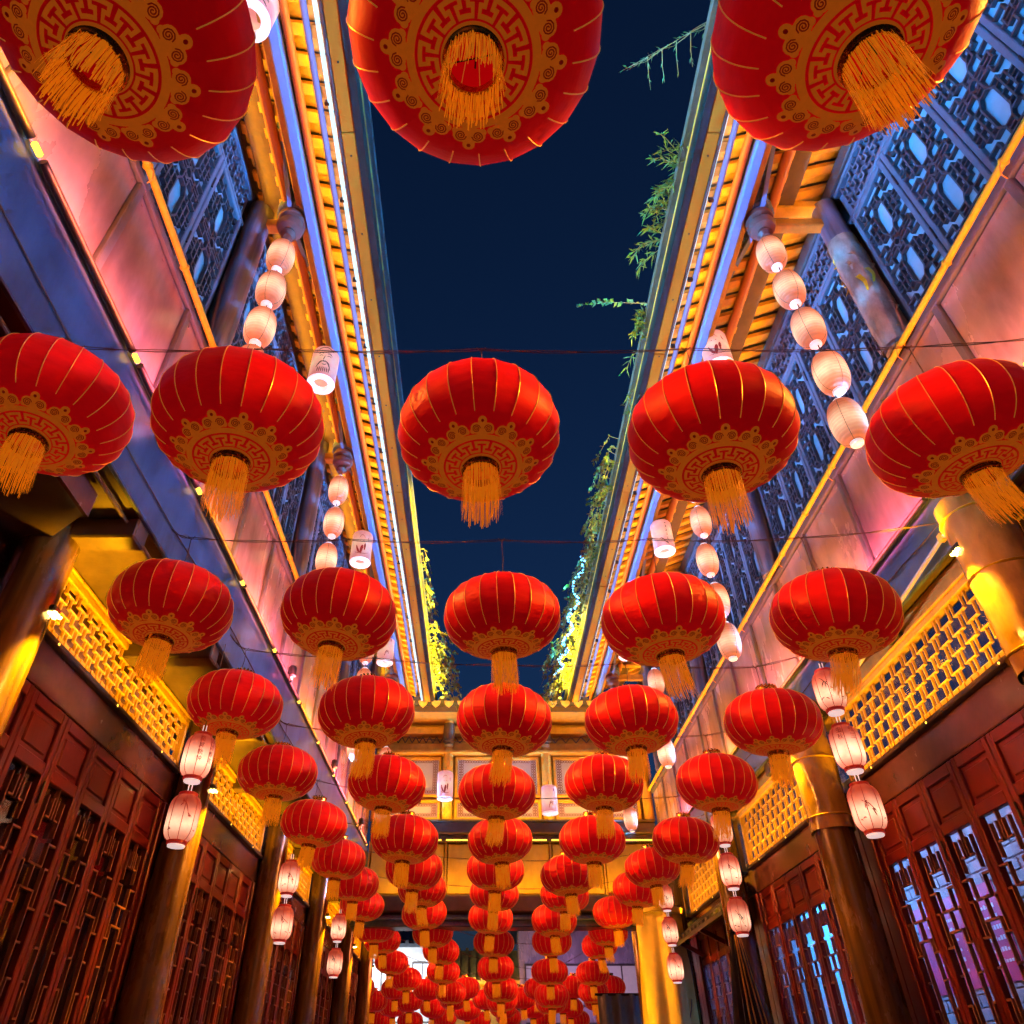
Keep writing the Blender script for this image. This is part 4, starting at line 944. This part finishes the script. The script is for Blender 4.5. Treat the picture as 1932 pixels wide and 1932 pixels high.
for q in range(5):
    rq = random.Random(40 + q); st_ = []
    a0, z0 = F0 + rq.uniform(-.5, .1), rq.uniform(.02, .10)
    st_.append(arc(a0, z0, a0 + rq.uniform(.5, .9), z0 - rq.uniform(.06, .14), rq.uniform(-.02, .03), .0035, 9))
    for _ in range(rq.randint(5, 9)):
        f_ = rq.random(); x_, z_ = a0 + .7 * f_, z0 - .10 * f_; st_.append(arc(x_, z_, x_ + rq.uniform(-.22, .22), z_ + rq.uniform(-.045, .045), rq.uniform(-.006, .006), rq.uniform(.002, .006), 5))
    for _ in range(3): x_, z_ = F0 + rq.uniform(-.9, .9), rq.uniform(-.12, -.09); st_.append(arc(x_, z_, x_ + rq.uniform(.1, .3), z_ + rq.uniform(-.02, .02), .006, .004, 5))
    flowers.append(wrapped(st_, .1205, 'ink' if q % 2 else 'ink_red'))
CG = [(-1.82, 4.60, (1.65, 1.27), 'nearest'), (-1.82, 7.50, (1.54, 1.16), 'second'), (-1.82, 10.5, (1.58, 1.20), 'third'),
      (2.37, 4.60, (2.10, 1.71, 1.33), 'nearest'), (2.37, 7.50, (1.98, 1.60, 1.22), 'second'), (2.37, 10.35, (1.90, 1.52, 1.13), 'third')]
for x, y, zs, nm in CG:
    for j, z in enumerate(zs):
        pos = ('upper', 'lower')[j] if len(zs) == 2 else ('top', 'middle', 'bottom')[j]
        wri = nm == 'nearest' and ((x < 0 and j == 0) or (x > 0 and j == 1))
        t = thing('cage_lantern', 'pink ribbed lantern with %s, %s of the %s pair on the %s' % ('writing' if wri else 'painted sprigs', pos, nm, 'left' if x < 0 else 'right') if len(zs) == 2 else
                  'pink ribbed lantern with %s, %s of the %s three on the right' % ('writing' if wri else 'painted sprigs', pos, nm), 'lantern', (x, y, z - .19 * .82), (0, 0, math.atan2(-x, y) * .9), 'ribbed cage lanterns'); t.scale = (.80, .80, .86)
        up = (0, 0, .19)
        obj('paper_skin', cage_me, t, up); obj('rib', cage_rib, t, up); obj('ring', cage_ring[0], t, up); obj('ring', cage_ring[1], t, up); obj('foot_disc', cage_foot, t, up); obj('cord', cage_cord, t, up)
        if wri: obj('writing', wr[0 if x < 0 else 1], t, up)
        else: obj('brush_painting', flowers[(j * 2 + int(y * 3)) % 5], t, up)
        if j == 0:
            so = 2.457 if x < 0 else 2.62
            MB().tube([(0, 0, .17), (0, 0, (so - z) / .86)], .0035, 5).build('hanging_cord', 'wire', t, False, up)

# ================================================================== small street things
def flood(x, y, z, lb):
    t = thing('flood_lamp', lb, 'lamp', (x, y, z), group='small black flood lamps')
    MB().lathe([(.03, -.05), (.04, -.045), (.042, .03), (.03, .05)], 16).build('housing', 'black_metal', t, True); MB().box(-.012, .012, -.012, .012, -.11, -.05, .004).build('bracket', 'plaster', t)
flood(-1.78, 6.25, 3.06, 'small black flood lamp on the left ledge, nearest'); flood(-1.78, 8.75, 3.06, 'small black flood lamp on the left ledge, middle'); flood(-1.78, 11.2, 3.06, 'small black flood lamp on the left ledge beside the gate')
pt = thing('pent_roof', 'small dark tiled pent roof over the farthest right-hand doors', 'roof', (2.99, 10.2, 1.50))
MB().prism([(0, .26), (-.34, .02), (-.34, -.02), (0, .21)], 'y', -1.25, 1.25).build('deck', 'slate', pt)
rl2 = MB().prism([(-.005, .265), (-.355, .018), (-.355, .05), (-.005, .30)], 'y', -.045, .045).mesh('tile_roll', 'slate')
for i in range(13): obj('tile_roll', rl2, pt, (0, -1.2 + i * .2, .004))
for q in (-1.1, 0, 1.1): MB().bar((0, q, -.12), (-.28, q, .02), .05, .05).build('bracket', 'lacquer', pt)
pr_ = thing('parasol', 'closed navy parasol standing before the right-hand doors', 'parasol', (2.45, 8.0, -1.6))
MB().tube([(0, 0, 0), (0, 0, 2.82)], .025, 10).build('pole', 'black_metal', pr_)
cn = MB(); nf = 16; o = 0
for i, (r_, z_) in enumerate(((.03, 2.78), (.07, 2.6), (.12, 2.2), (.17, 1.8), (.21, 1.4), (.25, 1.0))):
    for k in range(nf * 2): a = PI * k / nf; f_ = 1.12 if k % 2 else .82; cn.v.append((r_ * f_ * math.cos(a), r_ * f_ * math.sin(a), z_))
for i in range(5):
    for k in range(nf * 2): cn.f.append((i*nf*2+k, i*nf*2+(k+1) % (nf*2), (i+1)*nf*2+(k+1) % (nf*2), (i+1)*nf*2+k))
cn.build('canopy', 'navy_cloth', pr_, True)
b = MB()
for a in (-1.9, -1.6, -1.2, -.8): b.tube([(.05 * math.cos(a), .05 * math.sin(a), 2.74), (.30 * math.cos(a), .30 * math.sin(a), 1.0)], .007, 6)
b.build('rib', 'wood_tan', pr_); MB().lathe([(.05, 2.77), (.04, 2.82), (.02, 2.86)], 12).build('finial', 'black_metal', pr_); MB().lathe([(.3, 0), (.3, .06), (.05, .1)], 24).build('base', 'black_metal', pr_)
cp = thing('canvas_pillar', 'tall yellow-lit canvas wrapped pillar beside the far right doors', 'pillar', (2.5, 11.6, -1.6))
b = MB(); nf = 60
for i in range(12):
    z_ = 3.55 * i / 11; w_ = .34 - .04 * i / 11
    for k in range(nf): a = 2 * PI * k / nf; f_ = 1 + .17 * math.sin(a * 5 + i * .22) + .06 * math.sin(a * 9 - i * .5) + .02 * random.random(); b.v.append((w_ * f_ * math.cos(a), w_ * f_ * math.sin(a), z_))
for i in range(11):
    for k in range(nf): b.f.append((i*nf+k, i*nf+(k+1) % nf, (i+1)*nf+(k+1) % nf, (i+1)*nf+k))
b.build('canvas', 'canvas', cp, 'all'); MB().lathe([(.36, 3.50), (.38, 3.56), (.20, 3.62)], 24).build('cap', 'canvas', cp, True)
MB().tube([(.30 * math.cos(t) , .30 * math.sin(t) - .03, 1.6 + .9 * i / 14) for i, t in enumerate([-2.6 + i * .16 for i in range(15)])], .008, 5).build('rope', 'bark', cp)
area('pillar_light', (1.72, 11.2, .9), (1, .35, .1), .3, 1.6, AMBER, 15)
pp = thing('white_pipe', 'white plastic pipe slanting under the right soffit', 'pipe', (2.86, 4.2, 2.50))
MB().tube([(0, -.75, .18), (0, .95, -.02)], .014, 8).build('tube', 'plaster', pp); MB().box(-.02, .02, -.62, -.58, .14, .19, .004).build('clip', 'gold_wire', pp)

# ================================================================== plants on the roofs
def leaf_at(m, p, d, ln, w_, rd):
    d = Vector(d).normalized(); up = Vector((rd.uniform(-1, 1), rd.uniform(-1, 1), rd.uniform(-.2, 1))); s_ = d.cross(up)
    if s_.length < .05: s_ = d.cross(Vector((1, 0, 0)))
    s_ = s_.normalized() * w_; p = Vector(p); mid = p + d * ln * .45 + Vector((0, 0, .006)); tip = p + d * ln - Vector((0, 0, ln * .12))
    m.add([p, mid + s_, tip, mid - s_], [(0, 1, 2), (0, 2, 3)])
def plant(name, label, base, stems, ln, w_, m1, m2, seed, per=16, group=None, stem=.005):
    """stems = list of polylines relative to base"""
    rd = random.Random(seed); t = thing(name, label, 'plant', base, group=group); sm = MB(); f1, f2 = MB(), MB()
    for pts in stems:
        sm.tube(pts, stem, 5, True, .0015)
        P_ = [Vector(p) for p in pts]
        for i in range(per):
            q = rd.uniform(.12, 1) * (len(P_) - 1); j = min(int(q), len(P_) - 2); p = P_[j].lerp(P_[j+1], q - j)
            dd = (P_[j+1] - P_[j]).normalized() + Vector((rd.uniform(-1, 1), rd.uniform(-1, 1), rd.uniform(-.9, .8))) * .9
            leaf_at(f1 if rd.random() < .55 else f2, p, dd, ln * rd.uniform(.6, 1.25), w_ * rd.uniform(.7, 1.2), rd)
    sm.build('stem', 'bark', t); f1.build('foliage', m1, t); f2.build('foliage', m2, t); return t
rd = random.Random(11)
def spray(n, reach, rise, droop, spread):
    out = []
    for i in range(n):
        y0 = rd.uniform(-spread, spread); r_ = reach * rd.uniform(.45, 1.1); h_ = rise * rd.uniform(.3, 1.1); e = rd.uniform(-.25, .25)
        out.append([(.12, y0, -.02), (.12 - r_ * .4, y0 + e * .4, h_), (.12 - r_ * .8, y0 + e, h_ * 1.1 - droop * .3), (.12 - r_, y0 + e * 1.3, h_ - droop)])
    return out
plant('bamboo', 'clump of bamboo leaves spilling over the right roof edge', (1.58, 3.05, 5.56), spray(24, .36, .20, .12, .34), .095, .0075, 'leaf', 'leaf_cool', 1, 26, 'plants on the right roof')
plant('bamboo', 'smaller tuft of bamboo leaves on the right roof edge below the clump', (1.58, 4.30, 5.58), spray(12, .26, .16, .14, .16), .09, .008, 'leaf', 'leaf_cool', 2, 22, 'plants on the right roof')
plant('creeper', 'lone sprig with round leaves pointing left from the right roof edge', (1.56, 3.95, 5.58), [[(.1, 0, 0), (-.15, .02, .03), (-.4, .03, .06), (-.66, .04, .03)]], .05, .017, 'leaf', 'leaf_cool', 3, 46, 'plants on the right roof')
plant('bamboo', 'thin trailing leaves on the right roof edge above the fourth lantern', (1.57, 4.8, 5.56), spray(5, .22, .06, .22, .3), .08, .008, 'leaf', 'leaf_cool', 4, 14, 'plants on the right roof')
def vines(n, y0, y1, reach, drop):
    out = []
    for i in range(n):
        y_ = rd.uniform(y0, y1); r_ = reach * rd.uniform(.3, 1.1); d_ = drop * rd.uniform(.3, 1.1)
        out.append([(.12, y_, .0), (-.02 - r_ * .4, y_ + rd.uniform(-.1, .1), .12 * rd.random()), (-.04 - r_ * .8, y_ + rd.uniform(-.2, .2), -.1 - d_ * .3), (-.05 - r_, y_ + rd.uniform(-.2, .2), -.1 - d_)])
    return out
plant('creeper', 'leafy creeper trailing from the right roof edge in the middle distance', (1.56, 6.6, 5.55), vines(34, -.9, .9, .28, .25), .055, .014, 'leaf', 'leaf', 5, 22, 'plants on the right roof')
plant('creeper', 'creeper on the right roof edge with blue lights strung through it', (1.56, 8.7, 5.55), vines(54, -1.1, 1.3, .34, .35), .06, .015, 'leaf', 'leaf_cool', 6, 22, 'plants on the right roof')
plant('creeper', 'yellow-lit creeper heaped at the right corner of the gate roof', (1.56, 11.2, 5.55), vines(60, -1.2, 1.0, .50, .30), .06, .016, 'leaf', 'leaf', 7, 22, 'plants on the right roof')
def mirror(st_): return [[(-x, y, z) for x, y, z in p] for p in st_]
plant('creeper', 'yellow-lit creeper heaped at the left corner of the gate roof', (-.85, 11.2, 5.55), mirror(vines(60, -1.4, 1.0, .42, .30)), .06, .016, 'leaf', 'leaf', 8, 22, 'plants on the left roof')
plant('creeper', 'thin creeper trailing from the left roof edge before the gate', (-.85, 8.8, 5.55), mirror(vines(18, -1.2, 1.0, .16, .3)), .05, .013, 'leaf', 'leaf_cool', 9, 16, 'plants on the left roof')
twg = [[(.7, -.2, .3), (.3, 0, .18), (0, .12, .08), (-.28, .25, -.02), (-.5, .34, -.10)]]
for q in range(9):
    f_ = q / 9; bx, by, bz = .45 - .9 * f_, -.05 + .36 * f_, .22 - .30 * f_
    twg.append([(bx, by, bz), (bx - .10, by + .06 + .03 * (q % 2), bz + .02), (bx - .20, by + .10, bz - .01)])
    twg.append([(bx, by, bz), (bx + .02, by + .10, bz - .02), (bx + .05, by + .20, bz - .05)])
plant('tree_branch', 'bare thin tree branch with a few leaves against the sky at the top', (1.55, 1.75, 5.85), twg, .045, .005, 'leaf_cool', 'leaf_cool', 10, 6, None, .0035)
for nm, pts, mm in (('string_lights', [(1.30 + .05 * math.sin(i * .9), 7.7 + i * .11, 5.40 - .12 * math.sin(i * .12)) for i in range(34)], 'led_blue'),):
    t = thing(nm, 'string of tiny blue-white lights drooping through the creeper on the right roof', 'string lights', pts[0])
    MB().tube([(p[0] - pts[0][0], p[1] - pts[0][1], p[2] - pts[0][2]) for p in pts], .004, 5).build('cord', 'wire', t)
    bl = MB().lathe([(.002, -.014), (.013, -.006), (.013, .006), (.002, .014)], 8).mesh('bulb', mm, True)
    for i in range(len(pts) - 1):
        for f_ in (0, .33, .66):
            p = Vector(pts[i]).lerp(Vector(pts[i+1]), f_); obj('bulb', bl, t, (p.x - pts[0][0] + random.uniform(-.02, .02), p.y - pts[0][1], p.z - pts[0][2] + random.uniform(-.02, .02)))

area('roof_edge_light', (1.40, 6.5, 5.42), (.15, 0, 1), 12, .03, (1.0, 0.75, 0.04), 50)
area('roof_edge_light', (1.15, 5.5, 5.36), (.2, 0, 1), 10, .03, (0.05, 0.7, 0.9), 110)  # teal fill added for the leaves, in open air without a fixture
area('roof_edge_light', (-.70, 9.5, 5.42), (-.15, 0, 1), 6, .03, (1.0, 0.70, 0.03), 300)
area('roof_edge_light', (1.40, 10.8, 5.42), (.1, 0, 1), 3, .03, (1.0, 0.70, 0.03), 220)

# ================================================================== beyond the gate
def far_house(name, label, x0, x1, y, h, roofm, wallm, winm, nwin, z0=-1.6, loc_group='houses beyond the gate'):
    t = thing(name, label, 'house', ((x0 + x1) / 2, y, -1.6), group=loc_group); cx_ = (x0 + x1) / 2
    f = lambda m: m
    def pb(nm, mb, m, par=None): return obj(nm, mb.mesh(nm, m), par or t, (-cx_, -y, 1.6) if par is None else (0, 0, 0))
    pb('wall', MB().box(x0, x1, y, y + 2, -1.6, h), wallm)
    for i in range(nwin):
        a0 = x0 + .15 + (x1 - x0 - .3) * i / nwin; a1 = x0 + .15 + (x1 - x0 - .3) * (i + 1) / nwin - .12
        for zz, hh in ((.2, 1.3), (1.9, 1.1)):
            if zz + hh > h: continue
            wn_ = pb('window', MB().box(a0, a0 + .05, y - .06, y, zz, zz + hh).box(a1 - .05, a1, y - .06, y, zz, zz + hh).box(a0 + .05, a1 - .05, y - .058, y - .002, zz, zz + .05).box(a0 + .05, a1 - .05, y - .058, y - .002, zz + hh - .05, zz + hh)
                     .box((a0 + a1) / 2 - .02, (a0 + a1) / 2 + .02, y - .05, y - .004, zz + .05, zz + hh - .05), 'wood_dark')
            MB().box(a0 + .05, a1 - .05, y - .02, y - .01, zz + .05, zz + hh - .05).build('pane', winm, wn_)
    rf = pb('roof', MB().prism([(y - .7, h - .1), (y + 1, h + .9), (y + 2.7, h - .1), (y + 2.7, h), (y + 1, h + 1.02), (y - .7, h)], 'x', x0 - .2, x1 + .2), roofm)
    x = x0
    while x < x1: MB().prism([(y - .72, h + .0), (y + 1, h + 1.02), (y + 1, h + 1.10), (y - .72, h + .08)], 'x', x - .05, x + .05).build('roof_roll', roofm, rf); x += .26
    return t
far_house('far_shop', 'brightly lit white shop front far beyond the gate on the left', -4.6, -1.2, 26.0, 3.4, 'slate', 'plaster', 'shop_white', 4)
far_house('far_shop', 'yellow-roofed shop beyond the gate in the middle', -1.0, 1.0, 27.5, 2.6, 'yellow_plaster', 'yellow_plaster', 'window_paper', 2)
far_house('far_shop', 'pink and violet lit shop front beyond the gate on the right', 1.2, 5.2, 26.5, 4.0, 'slate', 'panel', 'window_paper', 3)
bl_ = thing('awning', 'blue awning low beyond the gate in the middle', 'awning', (1.4, 25.0, .2))
MB().prism([(-.6, .5), (.6, 1.1), (.6, 1.14), (-.6, .54)], 'x', -1.6, 1.6).build('canopy', 'blue_cloth', bl_); MB().box(-1.6, 1.6, -.62, -.59, .36, .52).build('valance', 'blue_cloth', bl_)
for x in (-1.5, 1.5): MB().tube([(x, 0, -1.8), (x, 0, .8)], .03, 8).build('post', 'black_metal', bl_)
cl_ = thing('hanging_cloth', 'grey-blue cloth hanging beyond the yellow pillar on the right', 'cloth', (2.6, 15.6, -1.6))
b = MB()
for i in range(25):
    for j in range(9): b.v.append((-.5 + i / 24 * 1.0, .06 * math.sin(i * 1.1 + j * .15), 2.9 * j / 8))
for i in range(24):
    for j in range(8): b.f.append((i*9+j, (i+1)*9+j, (i+1)*9+j+1, i*9+j+1))
b.build('cloth', 'blue_cloth', cl_, 'all'); MB().tube([(-.55, 0, 2.9), (.55, 0, 2.9)], .02, 8).build('rail', 'black_metal', cl_)
area('far_lantern_fill', (-2.2, 17.6, 2.38), (1, 0, -.2), 8, .05, (1.0, 0.22, 0.06), 110, spread=70)  # pair of warm fills added to light the far lantern rows
area('far_lantern_fill', (2.75, 17.6, 2.38), (-1, 0, -.2), 8, .05, (1.0, 0.22, 0.06), 110, spread=70)
area('shop_light', (-2.6, 24.6, 2.6), (0, 1, -.4), 3, .2, (0.75, 0.85, 1.0), 160, None, False)
area('shop_light', (0, 26.2, 2.0), (0, .6, 1), 1.8, .2, AMBER, 60, None, False)
area('shop_light', (3.0, 24.8, 2.4), (0, 1, .1), 3, .2, (0.7, 0.35, 0.9), 30, None, False)

# everything above was laid out from eye level: stand it on the paving
for o in list(sc.objects):
    if o.parent is None and o is not cam: o.location.z += EYE
